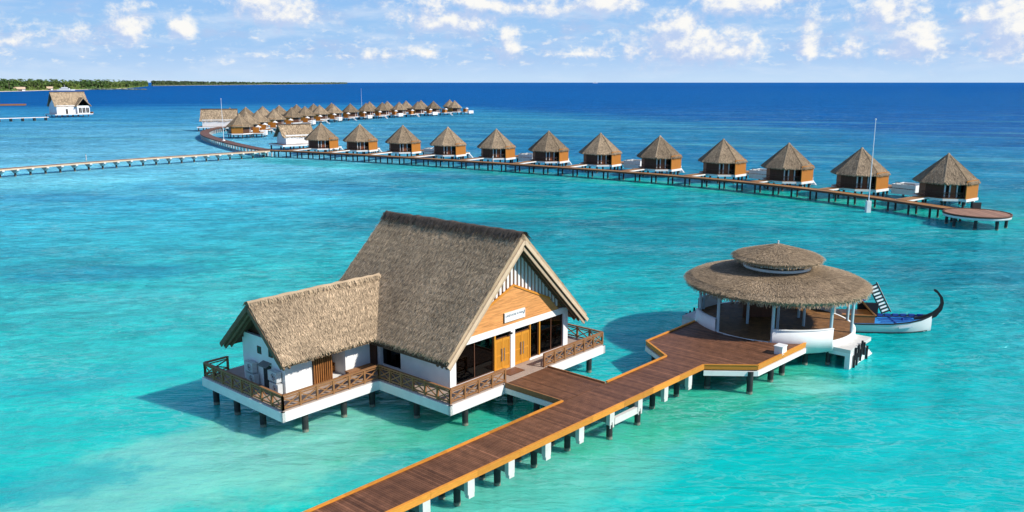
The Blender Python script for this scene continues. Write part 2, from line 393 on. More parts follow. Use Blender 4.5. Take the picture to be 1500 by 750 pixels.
def add_pile(parent, x, y, z1, r=.2, z0=-2.6, name='pile', m='pile'):
    key = ('pile', round(r, 3), round(z1, 2), m)
    if key not in KIDS: KIDS[key] = None
    if KIDS[key] is None:
        o = MB().cyl((0, 0, z0), (0, 0, z1), r, r, 12).build(name, m, parent); KIDS[key] = o.data
    else:
        o = bpy.data.objects.new(name, KIDS[key]); COL.objects.link(o); o.parent = parent
    o.location = (x, y, 0); return o

# ------------------------------------------------------------------ sea, seabed
def sea_material(kind):
    m = bpy.data.materials.new('lagoon_water' if kind == 'water' else 'sea_floor'); m.use_nodes = True
    t = NT(m.node_tree); t.n.clear()
    geo = t.new('ShaderNodeNewGeometry'); pos = geo.outputs['Position']
    x, y, z = t.sep(pos)
    big = t.noise(t.vm('MULTIPLY', pos, (.6, 1.0, 0)), .012, 4, .6)
    med = t.noise(t.vm('MULTIPLY', pos, (.35, 1.0, 0)), .045, 5, .6)
    warp = t.noise(pos, .06, 4, .6)
    d = t.m('SQRT', t.m('ADD', t.m('MULTIPLY', x, x), t.m('MULTIPLY', y, y)))
    far_gate = t.rng(d, 900, 1500, 1, .25)
    d2 = t.m('MULTIPLY', d, t.m('ADD', 1.0, t.m('MULTIPLY', t.m('SUBTRACT', big, .5), t.m('MULTIPLY', far_gate, .75))))
    lg = t.m('DIVIDE', t.m('SUBTRACT', t.m('LOGARITHM', d2, 10.0), 1.6), 2.0)   # 40 m -> 0, 4 km -> 1
    P = lambda dist: (math.log10(dist) - 1.6) / 2.0
    right = t.ramp(lg, [(0, lin(0, 204, 196)), (P(56), lin(0, 200, 197)), (P(85), lin(0, 182, 186)), (P(115), lin(4, 154, 168)), (P(150), lin(0, 164, 168)), (P(190), lin(12, 134, 164)),
                        (P(260), lin(14, 124, 172)), (P(330), lin(26, 134, 182)), (P(430), lin(44, 148, 190)), (1, lin(40, 146, 190))])
    left = t.ramp(lg, [(0, lin(4, 212, 198)), (P(56), lin(34, 214, 202)), (P(85), lin(48, 202, 200)), (P(115), lin(52, 190, 202)), (P(150), lin(62, 184, 210)), (P(190), lin(108, 206, 226)),
                       (P(260), lin(114, 202, 230)), (P(330), lin(108, 198, 230)), (P(560), lin(56, 158, 208)), (1, lin(40, 150, 206))])
    side = t.rng(t.m('ADD', t.m('DIVIDE', x, d), t.m('MULTIPLY', t.m('SUBTRACT', warp, .5), .35)), -.30, .02)
    c = t.mix(side, left, right)
    # the reef edge: beyond it the sea floor drops away
    sn = t.m('DIVIDE', x, d)
    e_ = t.m('MULTIPLY', d, t.m('MAXIMUM', .00116, t.m('ADD', .0015, t.m('MULTIPLY', sn, .0026))))
    e_ = t.m('ADD', e_, t.m('MULTIPLY', t.m('SUBTRACT', t.noise(t.vm('MULTIPLY', pos, (.3, 1, 0)), .02, 5, .6), .5), .45))
    deepc = t.mix(t.rng(d, 500, 4000), lin(0, 100, 176), lin(0, 88, 162))
    c = t.mix(t.rng(e_, .74, 1.12), c, deepc)
    # sand, weed and reef patches with irregular rims, plus one painted ripple highlight
    def patch(px, py, rx, ry, rot, col, amt, soft=.8):
        nonlocal c
        P0 = at(px, py, 0)
        q = t.vm('SUBTRACT', pos, tuple(P0)); qx, qy, _ = t.sep(q); cr, sr = math.cos(R(rot)), math.sin(R(rot))
        a = t.m('DIVIDE', t.m('ADD', t.m('MULTIPLY', qx, cr), t.m('MULTIPLY', qy, sr)), rx)
        b = t.m('DIVIDE', t.m('SUBTRACT', t.m('MULTIPLY', qy, cr), t.m('MULTIPLY', qx, sr)), ry)
        r = t.m('SQRT', t.m('ADD', t.m('MULTIPLY', a, a), t.m('MULTIPLY', b, b)))
        r = t.m('ADD', r, t.m('MULTIPLY', t.m('SUBTRACT', t.noise(pos, 3.0 / max(rx, ry), 7, .68), .5), 2.0))
        c = t.mix(t.rng(r, 1.0 - soft * .5, 1.0 + soft * .5, amt, 0), c, col)
    pale = lin(128, 220, 196); green = lin(60, 202, 160); teal = lin(0, 112, 140); deep = lin(0, 98, 150)
    patch(400, 650, 10, 6, 40, pale, .9); patch(540, 655, 7, 4, 40, pale, .8); patch(250, 690, 9, 4.5, 40, lin(132, 222, 204), .8)
    patch(700, 610, 8, 3.5, 42, green, .7); patch(820, 690, 12, 4, 42, lin(110, 214, 190), .75); patch(1010, 590, 11, 4, 42, green, .75)
    patch(1120, 560, 6, 4, 20, lin(70, 205, 170), .7); patch(300, 440, 16, 6, 10, lin(90, 205, 205), .4)
    patch(120, 400, 16, 6, 0, teal, .30); patch(900, 300, 22, 5, 0, teal, .5); patch(620, 330, 18, 5, 0, teal, .4); patch(1430, 400, 16, 6, 0, teal, .5); patch(1000, 330, 20, 5, -10, teal, .45)
    patch(1270, 300, 24, 6, -45, lin(0, 180, 152), .65); patch(1060, 278, 26, 6, -38, lin(0, 178, 152), .6); patch(860, 262, 30, 6, -35, lin(0, 176, 158), .6); patch(680, 248, 30, 6, -33, lin(10, 176, 164), .55); patch(480, 240, 40, 7, -33, lin(40, 186, 184), .6)
    patch(760, 200, 50, 12, -20, deep, .35); patch(560, 205, 40, 12, -30, deep, .3); patch(420, 275, 30, 9, -10, lin(20, 128, 180), .4); patch(60, 290, 26, 5, 0, lin(40, 140, 190), .4); patch(150, 400, 10, 4, 10, lin(20, 140, 180), .45); patch(100, 560, 8, 3, 20, lin(20, 176, 188), .5)
    patch(1190, 566, 2.6, 1.8, 0, lin(150, 235, 220), .55); patch(1270, 560, 2.2, 1.2, 30, lin(90, 220, 200), .5)  # first patch: bright ring of ripple highlights painted into the water colour
    patch(60, 710, 5, 2.2, 20, lin(0, 178, 184), .7); patch(560, 690, 4, 1.8, 40, lin(0, 180, 180), .6)
    # streaks of shallow sand and weed along the lagoon
    k = t.rng(med, .30, .72, -.28, .30, smooth=False)
    k = t.m('MULTIPLY', k, t.rng(d, 60, 160, .45, 1.0)); k = t.m('MULTIPLY', k, t.rng(d, 600, 1100, 1.0, .15))
    c = t.mix(1.0, c, t.xyz(t.m('ADD', 1.0, t.m('MULTIPLY', k, 1.6)), t.m('ADD', 1.0, k), t.m('ADD', 1.0, t.m('MULTIPLY', k, .75))), 'MULTIPLY')
    bd = t.noise(t.vm('MULTIPLY', t.vm('ADD', pos, t.xyz(0, t.m('MULTIPLY', x, .35), 0)), (.10, 1.0, 0)), .05, 5, .62, .3)
    bf = t.m('MULTIPLY', t.rng(bd, .52, .66), t.m('MULTIPLY', t.rng(d, 170, 230), t.rng(d, 420, 780, 1, 0)))
    c = t.mix(t.m('MULTIPLY', bf, .5), c, lin(104, 194, 204))
    o = t.new('ShaderNodeOutputMaterial')
    if kind == 'floor':
        sand = t.mix(.55, c, lin(190, 214, 190)); rip = t.noise(t.vm('MULTIPLY', pos, (1, 2.4, 0)), .9, 4, .6)
        rr = t.rng(rip, .3, .7, .75, 1.15); sand = t.mix(1.0, sand, t.xyz(rr, rr, rr), 'MULTIPLY')
        df = t.new('ShaderNodeBsdfDiffuse'); t.put(df.inputs[0], sand); t.put(o.inputs[0], df.outputs[0]); return m
    # ripples of several sizes
    wv = t.vm('MULTIPLY', t.vm('ADD', pos, t.xyz(t.m('MULTIPLY', y, .25), 0, 0)), (.42, 1.0, 1.0))
    h = t.m('MULTIPLY', t.noise(wv, .85, 5, .62, .4), .55)
    h = t.m('ADD', h, t.m('MULTIPLY', t.noise(wv, .22, 4, .6, .3), 1.25))
    h = t.m('ADD', h, t.m('MULTIPLY', t.noise(wv, 2.8, 4, .6, .3), .13))
    h = t.m('ADD', h, t.m('MULTIPLY', t.noise(wv, .045, 3, .5), 2.2))
    bn = t.new('ShaderNodeBump'); t.put(bn.inputs['Distance'], t.m('ADD', t.rng(d, 45, 95, .42, 1.5), t.rng(d, 85, 400, 0, 3.0))); bn.inputs['Strength'].default_value = 1.0
    t.put(bn.inputs['Height'], h)
    ripple_shade = t.rng(t.m('ADD', t.noise(wv, .9, 5, .65, .5), t.m('MULTIPLY', t.m('SUBTRACT', t.noise(wv, .3, 4, .6, .4), .5), .8)), .34, .66, t.rng(d, 45, 95, 1.0, .84), t.rng(d, 45, 95, 1.09, 1.24))   # ripple light and shade painted into the water colour
    c = t.mix(1.0, c, t.xyz(ripple_shade, ripple_shade, ripple_shade), 'MULTIPLY')
    cr_ = t.m('SUBTRACT', 1.0, t.m('ABSOLUTE', t.m('SUBTRACT', t.m('MULTIPLY', t.noise(wv, 1.1, 4, .6, .6), 2.0), 1.0)))
    cr2 = t.m('SUBTRACT', 1.0, t.m('ABSOLUTE', t.m('SUBTRACT', t.m('MULTIPLY', t.noise(wv, .28, 4, .65, .5), 2.0), 1.0)))
    gate = t.rng(t.noise(t.vm('MULTIPLY', pos, (.5, 1, 1)), .11, 4, .6), .42, .66)
    crest_glint = t.m('ADD', t.m('MULTIPLY', t.rng(cr_, .90, 1.0), t.rng(d, 60, 180, .42, .0)), t.m('MULTIPLY', t.rng(cr2, .90, 1.0), t.m('MULTIPLY', t.rng(d, 70, 160, .1, .34), t.rng(d, 500, 900, 1, .2))))  # pale streaks along the crests: sky reflection painted into the colour
    cw = t.mix(t.m('MULTIPLY', crest_glint, t.m('ADD', .25, gate)), c, t.mix(.5, c, lin(190, 240, 240)))
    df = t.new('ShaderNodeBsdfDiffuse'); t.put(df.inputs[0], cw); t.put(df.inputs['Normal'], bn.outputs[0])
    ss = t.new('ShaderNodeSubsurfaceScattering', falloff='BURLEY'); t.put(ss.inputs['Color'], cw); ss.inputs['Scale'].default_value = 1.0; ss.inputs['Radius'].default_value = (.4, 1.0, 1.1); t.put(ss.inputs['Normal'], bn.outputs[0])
    soft = t.new('ShaderNodeMixShader'); t.put(soft.inputs[0], t.rng(d, 150, 300, .75, 0.0)); t.put(soft.inputs[1], df.outputs[0]); t.put(soft.inputs[2], ss.outputs[0])
    tr = t.new('ShaderNodeBsdfTransparent'); tr.inputs[0].default_value = (.16, .90, .92, 1)
    body = t.new('ShaderNodeMixShader'); t.put(body.inputs[0], t.rng(d, 60, 200, .28, .05)); t.put(body.inputs[1], soft.outputs[0]); t.put(body.inputs[2], tr.outputs[0])
    gl = t.new('ShaderNodeBsdfGlossy'); gl.inputs['Roughness'].default_value = .12; t.put(gl.inputs['Normal'], bn.outputs[0]); gl.inputs[0].default_value = (.50, .90, 1, 1)
    fr = t.new('ShaderNodeFresnel'); fr.inputs[0].default_value = 1.33; t.put(fr.inputs['Normal'], bn.outputs[0])
    fac = t.m('MINIMUM', t.m('MULTIPLY', fr.outputs[0], .95), t.rng(d, 80, 600, .36, .09))
    mx = t.new('ShaderNodeMixShader'); t.put(mx.inputs[0], fac); t.put(mx.inputs[1], body.outputs[0]); t.put(mx.inputs[2], gl.outputs[0])
    t.put(o.inputs[0], mx.outputs[0]); return m
def sheet(name, z, x0, x1, y0, y1, m):
    o = MB().raw([(x0, y0, z), (x1, y0, z), (x1, y1, z), (x0, y1, z)], [(0, 1, 2, 3)]).build(name, m); o['kind'] = 'structure'; return o
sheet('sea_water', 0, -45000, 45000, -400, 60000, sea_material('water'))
sheet('seabed', -2.4, -45000, 45000, -400, 60000, sea_material('floor'))

# ------------------------------------------------------------------ the big thatched house (frame: x = along facade, y = into the house)
H = empty('overwater_house', A0, ROT_H, 'large thatched white house on stilts with orange timber gable and double doors', 'house')
mb = MB()   # terrace boards
mb.box((0, 0, 1.86), (15.86, 15.5, 1.93)); mb.box((-7.31, 6.68, 1.86), (-.003, 15.82, 1.93))
mb.build('terrace', 'deck_grey', H)
mb = MB()   # white edge beam ring
for p, q in [((0, 0), (15.86, 0)), ((0, 0), (0, 6.68)), ((-7.31, 6.68), (0, 6.68)), ((-7.31, 6.68), (-7.31, 15.82)), ((15.86, 0), (15.86, 15.5))]:
    (x0, y0), (x1, y1) = p, q
    mb.box((min(x0, x1) - .11, min(y0, y1) - .11, 1.25), (max(x0, x1) + .11, max(y0, y1) + .11, 1.855))
for y in (3.2, 6.4, 9.6, 12.8): mb.box((.2, y, 1.30), (15.7, y + .3, 1.85), .8)
mb.build('edge_beam', 'white_trim', H)
for u, v in [(1.6, .35), (6.0, .5), (9.6, .5), (14.6, .35), (.4, 3.5), (-.3, 7.1), (-5.6, 7.0), (-2.6, 7.1), (-6.9, 9.6), (-6.9, 12.6), (-6.9, 15.2), (-3.5, 11), (4, 4), (8, 4), (12, 4), (15.4, 4), (4, 8), (8, 8), (12, 8), (15.4, 8), (15.4, 12), (0, 11), (4, 12), (8, 12), (12, 12)]:
    add_pile(H, u, v, 1.3, .2)
# railings
railing_run(H, (.06, .06, 1.93), (5.0, .06, 1.93)); railing_run(H, (9.0, .06, 1.93), (15.8, .06, 1.93))
railing_run(H, (.06, 6.72, 1.93), (.06, .06, 1.93)); railing_run(H, (-7.25, 6.74, 1.93), (.06, 6.74, 1.93))
railing_run(H, (-7.25, 15.76, 1.93), (-7.25, 6.74, 1.93)); railing_run(H, (15.8, .06, 1.93), (15.8, 10.5, 1.93)); railing_run(H, (-5.6, 15.76, 1.93), (-7.25, 15.76, 1.93))
# walls of the main hall
mb = MB()
fy = 1.7
mb.box((1.65, fy, 1.93), (2.2, fy + .3, 4.95)); mb.box((13.2, fy, 1.93), (13.72, fy + .3, 4.95)); mb.box((7.4, fy - .02, 1.93), (7.83, fy + .28, 4.55))
mb.box((2.2, fy - .003, 4.55), (13.2, fy + .3, 5.0)); mb.box((2.2, fy, 1.93), (5.85, fy + .25, 2.06)); mb.box((9.42, fy, 1.93), (13.2, fy + .25, 2.06))
mb.box((1.65, fy + .3, 1.93), (1.87, 6.4, 4.85)); mb.box((13.5, fy + .3, 1.93), (13.72, 13.6, 4.85)); mb.box((1.65, 13.4, 1.93), (13.5, 13.6, 4.85))
mb.box((3.4, 6.2, 1.93), (3.6, 8.9, 4.85)); mb.box((1.88, 6.2, 1.93), (3.4, 6.4, 4.85))
mb.build('hall_wall', 'white', H)
MB().box((1.9, 2.1, 1.935), (13.4, 13.3, 1.96)).build('hall_floor', 'villa_wood', H)
mb = MB(); mb.box((5.2, 6.0, 1.96), (10.5, 6.8, 3.0)); mb.box((3.0, 3.0, 1.96), (4.6, 3.8, 2.5)); mb.box((11, 3.2, 1.96), (12.4, 4.0, 2.5))
mb.build('reception_counter', 'boat_wood', H)
mb = MB(); zc = lambda u: 11.3 - abs(7.6 - u) * .979   # outer roof height over u
gp = [(2.55, 5.0), (12.65, 5.0), (11.56, 5.99), (7.7, 7.64), (3.75, 5.99)]
mb.wallpoly(gp, fy + .02, fy + .16)
for i in range(1, 12):   # board joints proud by a hair
    pass
mb.build('gable_panel', 'panel', H)
mb = MB(); mb.beam((7.7, fy, 7.67), (11.6, fy, 6.01), .14, .08, up=(0, -1, 0)); mb.beam((7.7, fy, 7.67), (3.7, fy, 6.01), .14, .08, up=(0, -1, 0)); mb.build('gable_trim', 'orange', H)
MB().wallpoly([(1.9, 5.003), (13.3, 5.003), (7.6, 10.70)], fy + .20, fy + .28).build('gable_backing', 'backing', H)
mb = MB()
for i in range(27):
    u = 2.75 + i * .375; hw = .088
    def zb(q): return (7.64 - abs(7.7 - q) * .427) if abs(7.7 - q) < 3.9 else 5.02
    zt = min(zc(u - hw), zc(u + hw)) - .62
    z0 = max(zb(u - hw), zb(u + hw)) + .02
    if u < 3.75 or u > 11.56: z0 = 5.0 + (abs(u - 7.65) * 0)
    if u < 3.75: z0 = 5.0 + (u - 2.55) / 1.2 * .99 + .1
    if u > 11.56: z0 = 5.0 + (12.65 - u) / 1.09 * .99 + .1
    if zt - z0 > .1: mb.box((u - hw, fy + .09, z0), (u + hw, fy + .19, zt))
mb.build('gable_batten', 'white_trim', H)
# glazing
def pane(n, x0, x1, z0, z1, y=fy + .14, frame='villa_wood', mull=()):
    g = MB().box((x0, y, z0), (x1, y + .02, z1)).build(n, 'glass', H)
    f = MB(); t_ = .05
    f.box((x0, y - .03, z0), (x0 + t_, y + .05, z1)); f.box((x1 - t_, y - .03, z0), (x1, y + .05, z1)); f.box((x0 + t_, y - .03, z1 - t_), (x1 - t_, y + .05, z1)); f.box((x0 + t_, y - .03, z0), (x1 - t_, y + .05, z0 + t_))
    for x in mull: f.box((x - .025, y - .02, z0 + t_), (x + .025, y + .04, z1 - t_))
    f.build('frame', frame, g); return g
pane('window', 2.2, 5.8, 2.06, 4.55, mull=(4.0,)); pane('window', 10.56, 13.2, 2.06, 4.55, mull=(11.9,)); pane('window', 9.52, 10.44, 2.06, 4.55)
pane('transom_window', 5.93, 7.4, 4.2, 4.55); pane('transom_window', 7.83, 9.42, 4.2, 4.55)
mb = MB(); mb.box((5.80, fy + .01, 1.93), (5.93, fy + .24, 4.55)); mb.box((9.42, fy + .01, 2.06), (9.52, fy + .24, 4.55)); mb.box((10.44, fy + .01, 2.06), (10.56, fy + .24, 4.55)); mb.build('door_post', 'door', H)
for x0, x1 in ((5.95, 7.38), (7.85, 9.40)):
    xm = (x0 + x1) / 2; first = True
    for a, b, hx in ((x0, xm - .012, xm - .13), (xm + .012, x1, xm + .13)):
        d_ = MB(); y = fy + .08
        d_.box((a, y, 1.95), (b, y + .07, 4.17), .82)
        for (pa, pb, qa, qb) in ((a, a + .11, 1.95, 4.17), (b - .11, b, 1.95, 4.17), (a + .11, b - .11, 1.95, 2.15), (a + .11, b - .11, 3.98, 4.17), (a + .11, b - .11, 2.95, 3.06)): d_.box((pa, y - .02, qa), (pb, y, qb))
        do = d_.build('door', 'door', H)
        MB().cyl((hx, y - .07, 2.6), (hx, y - .07, 3.5), .028, .028, 8).box((hx - .02, y - .07, 2.68), (hx + .02, y - .02, 2.72)).box((hx - .02, y - .07, 3.38), (hx + .02, y - .02, 3.42)).build('handle', 'metal', do)
MB().cyl((7.32, fy - .12, 4.42), (7.32, fy + .0, 4.42), .06, .07, 8).box((7.25, fy - .2, 4.36), (7.39, fy - .1, 4.48)).build('lamp', 'black', H)
# roof of the hall
RV0, RV1 = .7, 14.5
mb = MB()
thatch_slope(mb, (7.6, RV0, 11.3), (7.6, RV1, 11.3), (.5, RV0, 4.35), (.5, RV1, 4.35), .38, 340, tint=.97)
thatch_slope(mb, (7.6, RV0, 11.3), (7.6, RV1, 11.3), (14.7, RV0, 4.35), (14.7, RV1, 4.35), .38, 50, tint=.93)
roof = mb.build('roof', 'thatch', H)
mb = MB(); ridge_cap(mb, (7.6, RV0 - .02, 11.38), (7.6, RV1, 11.36), .22, 130, 1.0, .85); mb.build('ridge_cap', 'thatch_dark', roof)
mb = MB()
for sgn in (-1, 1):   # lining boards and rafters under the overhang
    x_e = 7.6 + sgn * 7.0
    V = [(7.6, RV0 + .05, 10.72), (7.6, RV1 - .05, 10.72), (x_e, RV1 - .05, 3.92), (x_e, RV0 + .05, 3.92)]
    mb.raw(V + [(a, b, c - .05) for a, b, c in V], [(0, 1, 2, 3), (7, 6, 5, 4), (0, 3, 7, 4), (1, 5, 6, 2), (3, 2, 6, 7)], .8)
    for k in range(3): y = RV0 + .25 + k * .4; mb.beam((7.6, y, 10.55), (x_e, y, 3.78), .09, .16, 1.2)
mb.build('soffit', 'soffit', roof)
mb = MB()
for sgn in (-1, 1): mb.beam((7.6 + sgn * .0, RV0 - .06, 10.78), (7.6 + sgn * 7.12, RV0 - .06, 3.92), .24, .09, up=(0, -1, 0)); mb.beam((7.6, RV0 + .08, 10.36), (7.6 + sgn * 6.9, RV0 + .08, 3.74), .20, .09, .75, up=(0, -1, 0))
mb.build('barge_board', 'barge', roof)
# side wing
WY, WB, WX = 8.75, 13.3, -5.7
mb = MB()
mb.box((WX, WY, 1.93), (-3.7, WY + .22, 4.75)); mb.box((-1.1, WY, 1.93), (.95, WY + .22, 4.75)); mb.box((-3.7, WY + .003, 4.3), (-1.1, WY + .22, 4.75), .9)
mb.box((WX, WY + .22, 1.93), (WX + .22, WB, 5.15)); mb.box((WX, WB, 1.93), (1.6, WB + .2, 4.75))
mb.box((-3.7, WY + 2.2, 1.93), (-.9, WY + 2.4, 4.7), .9); mb.box((-1.1, WY + .22, 1.93), (-.92, WY + 2.2, 4.7), .9); mb.box((-3.7, WY + .22, 1.93), (-3.5, WY + 2.2, 4.7), .9)
mb.box((1.62, WY - .3, 1.93), (1.86, WY + .0, 4.7)); mb.box((1.86, 6.5, 1.93), (1.98, WY - .3, 2.12)); 
mb.build('wing_wall', 'white', H)
MB().box((-3.5, WY + .1, 1.932), (-1.1, WY + 2.2, 1.97)).build('alcove_floor', 'white_trim', H)
pane_ = MB().box((1.90, 6.5, 2.12), (1.92, WY - .3, 4.7)).build('side_glazing', 'glass', H)
MB().box((.95, WY + .08, 1.93), (1.62, WY + .16, 4.7)).build('wing_door', 'villa_wood', H)
mb = MB()
for i in range(9): x = -3.68 + i * .165; mb.box((x, WY - .16, 1.95), (x + .09, WY - .08, 4.32), .8 + .4 * random.random())
mb.box((-3.7, WY - .07, 1.95), (-2.2, WY - .02, 4.32), .35)
mb.build('slatted_screen', 'boat_wood', H)
mb = MB(); wz = lambda v: 7.65 - abs(11.0 - v) * .9
mb.wallpoly_x([(WY + .1, 5.15), (WB, 5.15), (WB - 1.1, 5.9), (11.0, 7.1), (WY + 1.3, 5.9)], WX + .35, WX + .45); mb.build('wing_gable_panel', 'villa_wood', H)
for v, z in ((11.51, 4.28), (10.23, 4.31)):
    g = MB().box((WX - .015, v - .17, z - .2), (WX + .02, v + .17, z + .2)).build('vent_window', 'glass', H)
    MB().box((WX - .03, v - .22, z + .2), (WX + .02, v + .22, z + .25)).box((WX - .03, v - .22, z - .25), (WX + .02, v + .22, z - .2)).box((WX - .03, v - .22, z - .2), (WX + .02, v - .17, z + .2)).box((WX - .03, v + .17, z - .2), (WX + .02, v + .22, z + .2)).build('frame', 'villa_wood', g)
MB().box((WX - .05, 10.25, 1.95), (WX + .0, 11.1, 3.45)).build('service_door', 'pile', H)
MB().raw([(WX - .45, 10.2, 3.5), (WX - .45, 11.15, 3.5), (WX, 11.15, 3.68), (WX, 10.2, 3.68), (WX - .45, 10.2, 3.45), (WX - .45, 11.15, 3.45), (WX, 11.15, 3.63), (WX, 10.2, 3.63)], [(0, 1, 2, 3), (7, 6, 5, 4), (0, 4, 5, 1), (1, 5, 6, 2), (3, 7, 4, 0)]).build('door_canopy', 'conc_dark', H)
mb = MB()
thatch_slope(mb, (-6.65, 11, 7.65), (4.3, 11, 7.65), (-6.65, 7.55, 4.5), (.75, 7.55, 4.5), .34, 360, tint=1.05)
thatch_slope(mb, (-6.65, 11, 7.65), (4.3, 11, 7.65), (-6.65, 14.45, 4.5), (.75, 14.45, 4.5), .34, 40, tint=1.05)
wr = mb.build('wing_roof', 'thatch', H)
mb = MB(); ridge_cap(mb, (-6.68, 11, 7.70), (3.8, 11, 7.70), .18, 60, 1.0, .45); mb.build('ridge_cap', 'thatch', wr)
mb = MB()
for sgn in (-1, 1):
    V = [(-6.6, 11, 7.18), (3.6, 11, 7.18), (.4, 11 + sgn * 3.3, 4.17), (-6.6, 11 + sgn * 3.3, 4.17)]
    mb.raw(V + [(a, b, c - .05) for a, b, c in V], [(0, 1, 2, 3), (7, 6, 5, 4), (0, 3, 7, 4), (3, 2, 6, 7)], .9)
    for x in (-6.45, -6.05): mb.beam((x, 11, 7.05), (x, 11 + sgn * 3.35, 4.02), .09, .16, 1.3)
mb.build('soffit', 'soffit', wr)
mb = MB()
for sgn in (-1, 1): mb.beam((-6.69, 11, 7.34), (-6.69, 11 + sgn * 3.5, 4.22), .30, .07, up=(-1, 0, 0))
mb.build('barge_board', 'soffit', wr)

def ht(name, u, v, z, label, cat, group=None): return empty(name, wl(u, v, z), ROT_H, label, cat, group)
# sign on the gable
sg = ht('gable_sign', 7.77, fy + .02, 5.57, 'white name board with dark lettering and bird emblem on the orange gable', 'sign')
MB().box((-1.05, -.10, -.32), (1.05, 0, .32)).build('board', 'white_trim', sg)
MB().box((-1.075, -.09, -.33), (-1.052, 0, .33)).build('edge_strip', 'black', sg)
def text(body, size, loc, parent, m, name='lettering'):
    cu = bpy.data.curves.new(name, 'FONT'); cu.body = body; cu.size = size; cu.extrude = .004; cu.align_x = 'LEFT'
    o = bpy.data.objects.new(name, cu); COL.objects.link(o)
    dg = bpy.context.evaluated_depsgraph_get(); me = bpy.data.meshes.new_from_object(o.evaluated_get(dg)); bpy.data.objects.remove(o)
    me.materials.clear(); me.materials.append(m); a = me.attributes.new('tint', 'FLOAT', 'FACE'); a.data.foreach_set('value', [1.0] * len(me.polygons))
    o = bpy.data.objects.new(name, me); COL.objects.link(o); o.parent = parent; o.location = loc; o.rotation_euler = (math.pi / 2, 0, 0); return o
text('LANDOUNE SI PARK', .20, (-.97, -.106, .03), sg, M['sign_blue'])
text('- - -  - -', .09, (-.9, -.106, -.16), sg, M['sign_blue'], 'small_lettering')
MB().wallpoly([(.80, .0), (.88, .04), (.97, .24), (1.0, .12), (.95, .0), (.88, -.08), (.86, -.02)], -.112, -.104).build('bird_emblem', 'sign_blue', sg)
# doormat, bench, sofa, outdoor units, life ring
MB().box((-.75, -.45, 0), (.75, .45, .025)).box((-.68, -.38, .025), (.68, .38, .03), 1.3).build('doormat', 'villa_wood', None, wl(6.9, 1.05, 1.932)).rotation_euler = (0, 0, ROT_H)
tag(bpy.data.objects['doormat'], 'dark brown doormat in front of the orange double doors', 'doormat')
be = ht('wooden_bench', -.3, 8.3, 1.932, 'long low wooden bench against the white wing wall', 'bench')
MB().box((-1.05, -.22, .42), (1.05, -.01, .48)).box((-1.05, .01, .42), (1.05, .22, .48), .9).build('seat', 'rail', be)
for x in (-.95, .95):
    for y in (-.17, .17): MB().box((x - .05, y - .05, 0), (x + .05, y + .05, .42)).build('leg', 'rail', be)
sf = ht('alcove_sofa', -2.0, 10.3, 1.97, 'orange cushioned sofa inside the open alcove of the wing', 'sofa')
MB().box((-.85, -.4, .12), (.85, .4, .45)).build('seat', 'sofa', sf); MB().box((-.85, .28, .45), (.85, .44, .95)).build('backrest', 'sofa', sf)
MB().box((-.98, -.4, .0), (-.86, .44, .62)).box((.86, -.4, 0), (.98, .44, .62)).build('armrest', 'boat_wood', sf)
def aircon(v, z, label):
    a = ht('outdoor_unit', WX - .03, v, z, label, 'air conditioner', 'air conditioner units on the wing gable')
    MB().box((-.42, -.48, -.32), (-.08, .48, .32)).build('casing', 'aircon', a)
    g = MB(); n = 20
    for r in (.24, .17, .10): 
        for i in range(n): a0, a1 = 2 * math.pi * i / n, 2 * math.pi * (i + 1) / n; g.beam((-.44, -.12 + r * math.cos(a0), r * math.sin(a0)), (-.44, -.12 + r * math.cos(a1), r * math.sin(a1)), .02, .02)
    g.build('fan_grille', 'pole', a)
    MB().cyl((-.425, -.12, 0), (-.42, -.12, 0), .25, .25, 18).build('fan', 'dark', a)
    MB().box((-.40, -.4, -.40), (.03, -.34, -.33)).box((-.40, .34, -.40), (.03, .4, -.33)).build('bracket', 'metal', a)
aircon(12.22, 3.1, 'upper outdoor unit left of the dark service door, nearest the back corner')
aircon(12.05, 2.36, 'lower outdoor unit left of the dark service door, close to the floor')
aircon(9.5, 3.1, 'upper outdoor unit right of the dark service door by the sunny corner')
aircon(9.4, 2.34, 'lower outdoor unit right of the dark service door by the sunny corner')
lr = MB(); n = 20
for i in range(n):
    a0, a1 = 2 * math.pi * i / n, 2 * math.pi * (i + 1) / n; lr.cyl((0, .3 * math.cos(a0), .3 * math.sin(a0)), (0, .3 * math.cos(a1), .3 * math.sin(a1)), .07, .07, 8)
o = lr.build('life_ring', 'purple', None, wl(-7.08, 14.5, 2.45)); o.rotation_euler = (0, 0, ROT_H); tag(o, 'plum coloured life ring hanging inside the dark corner railing', 'life ring')

# ------------------------------------------------------------------ jetty, landing stage, bridge (house frame)
ZD = 2.0
JL = [uv(at(*p, ZD)) for p in ((460, 746), (976, 522))]; JR = [uv(at(*p, ZD)) for p in ((580, 746), (1031, 535))]
def lineat(L, u): (a, b), (c, d) = L; return b + (d - b) * (u - a) / (c - a)
jl = lambda u: lineat(JL, u); jr = lambda u: lineat(JR, u)
PC = Vector((21.33, 65.63, 0)); pcu, pcv = uv(PC); PR = 6.26
L1, L2 = uv(at(976, 522, ZD)), uv(at(947, 500, ZD)); R1, R2, R3 = uv(at(1031, 535, ZD)), uv(at(1110, 536, ZD)), uv(at(1180, 503, ZD))
def hi(u): return jl(u) if u < L1[0] else (L1[1] + (L2[1] - L1[1]) * min(1, (u - L1[0]) / (L2[0] - L1[0])))
def lo(u): return jr(u) if u < R1[0] else (R1[1] + (R2[1] - R1[1]) * min(1, (u - R1[0]) / (R2[0] - R1[0])) if u < R2[0] else R2[1] + (R3[1] - R2[1]) * (u - R2[0]) / (R3[0] - R2[0]))
J = empty('main_jetty', A0, ROT_H, 'wide dark plank jetty with orange edge boards leading to the round pavilion', 'jetty')
mb = MB(); u = -21.0; pw = .145; ulast = R3[0] + .3
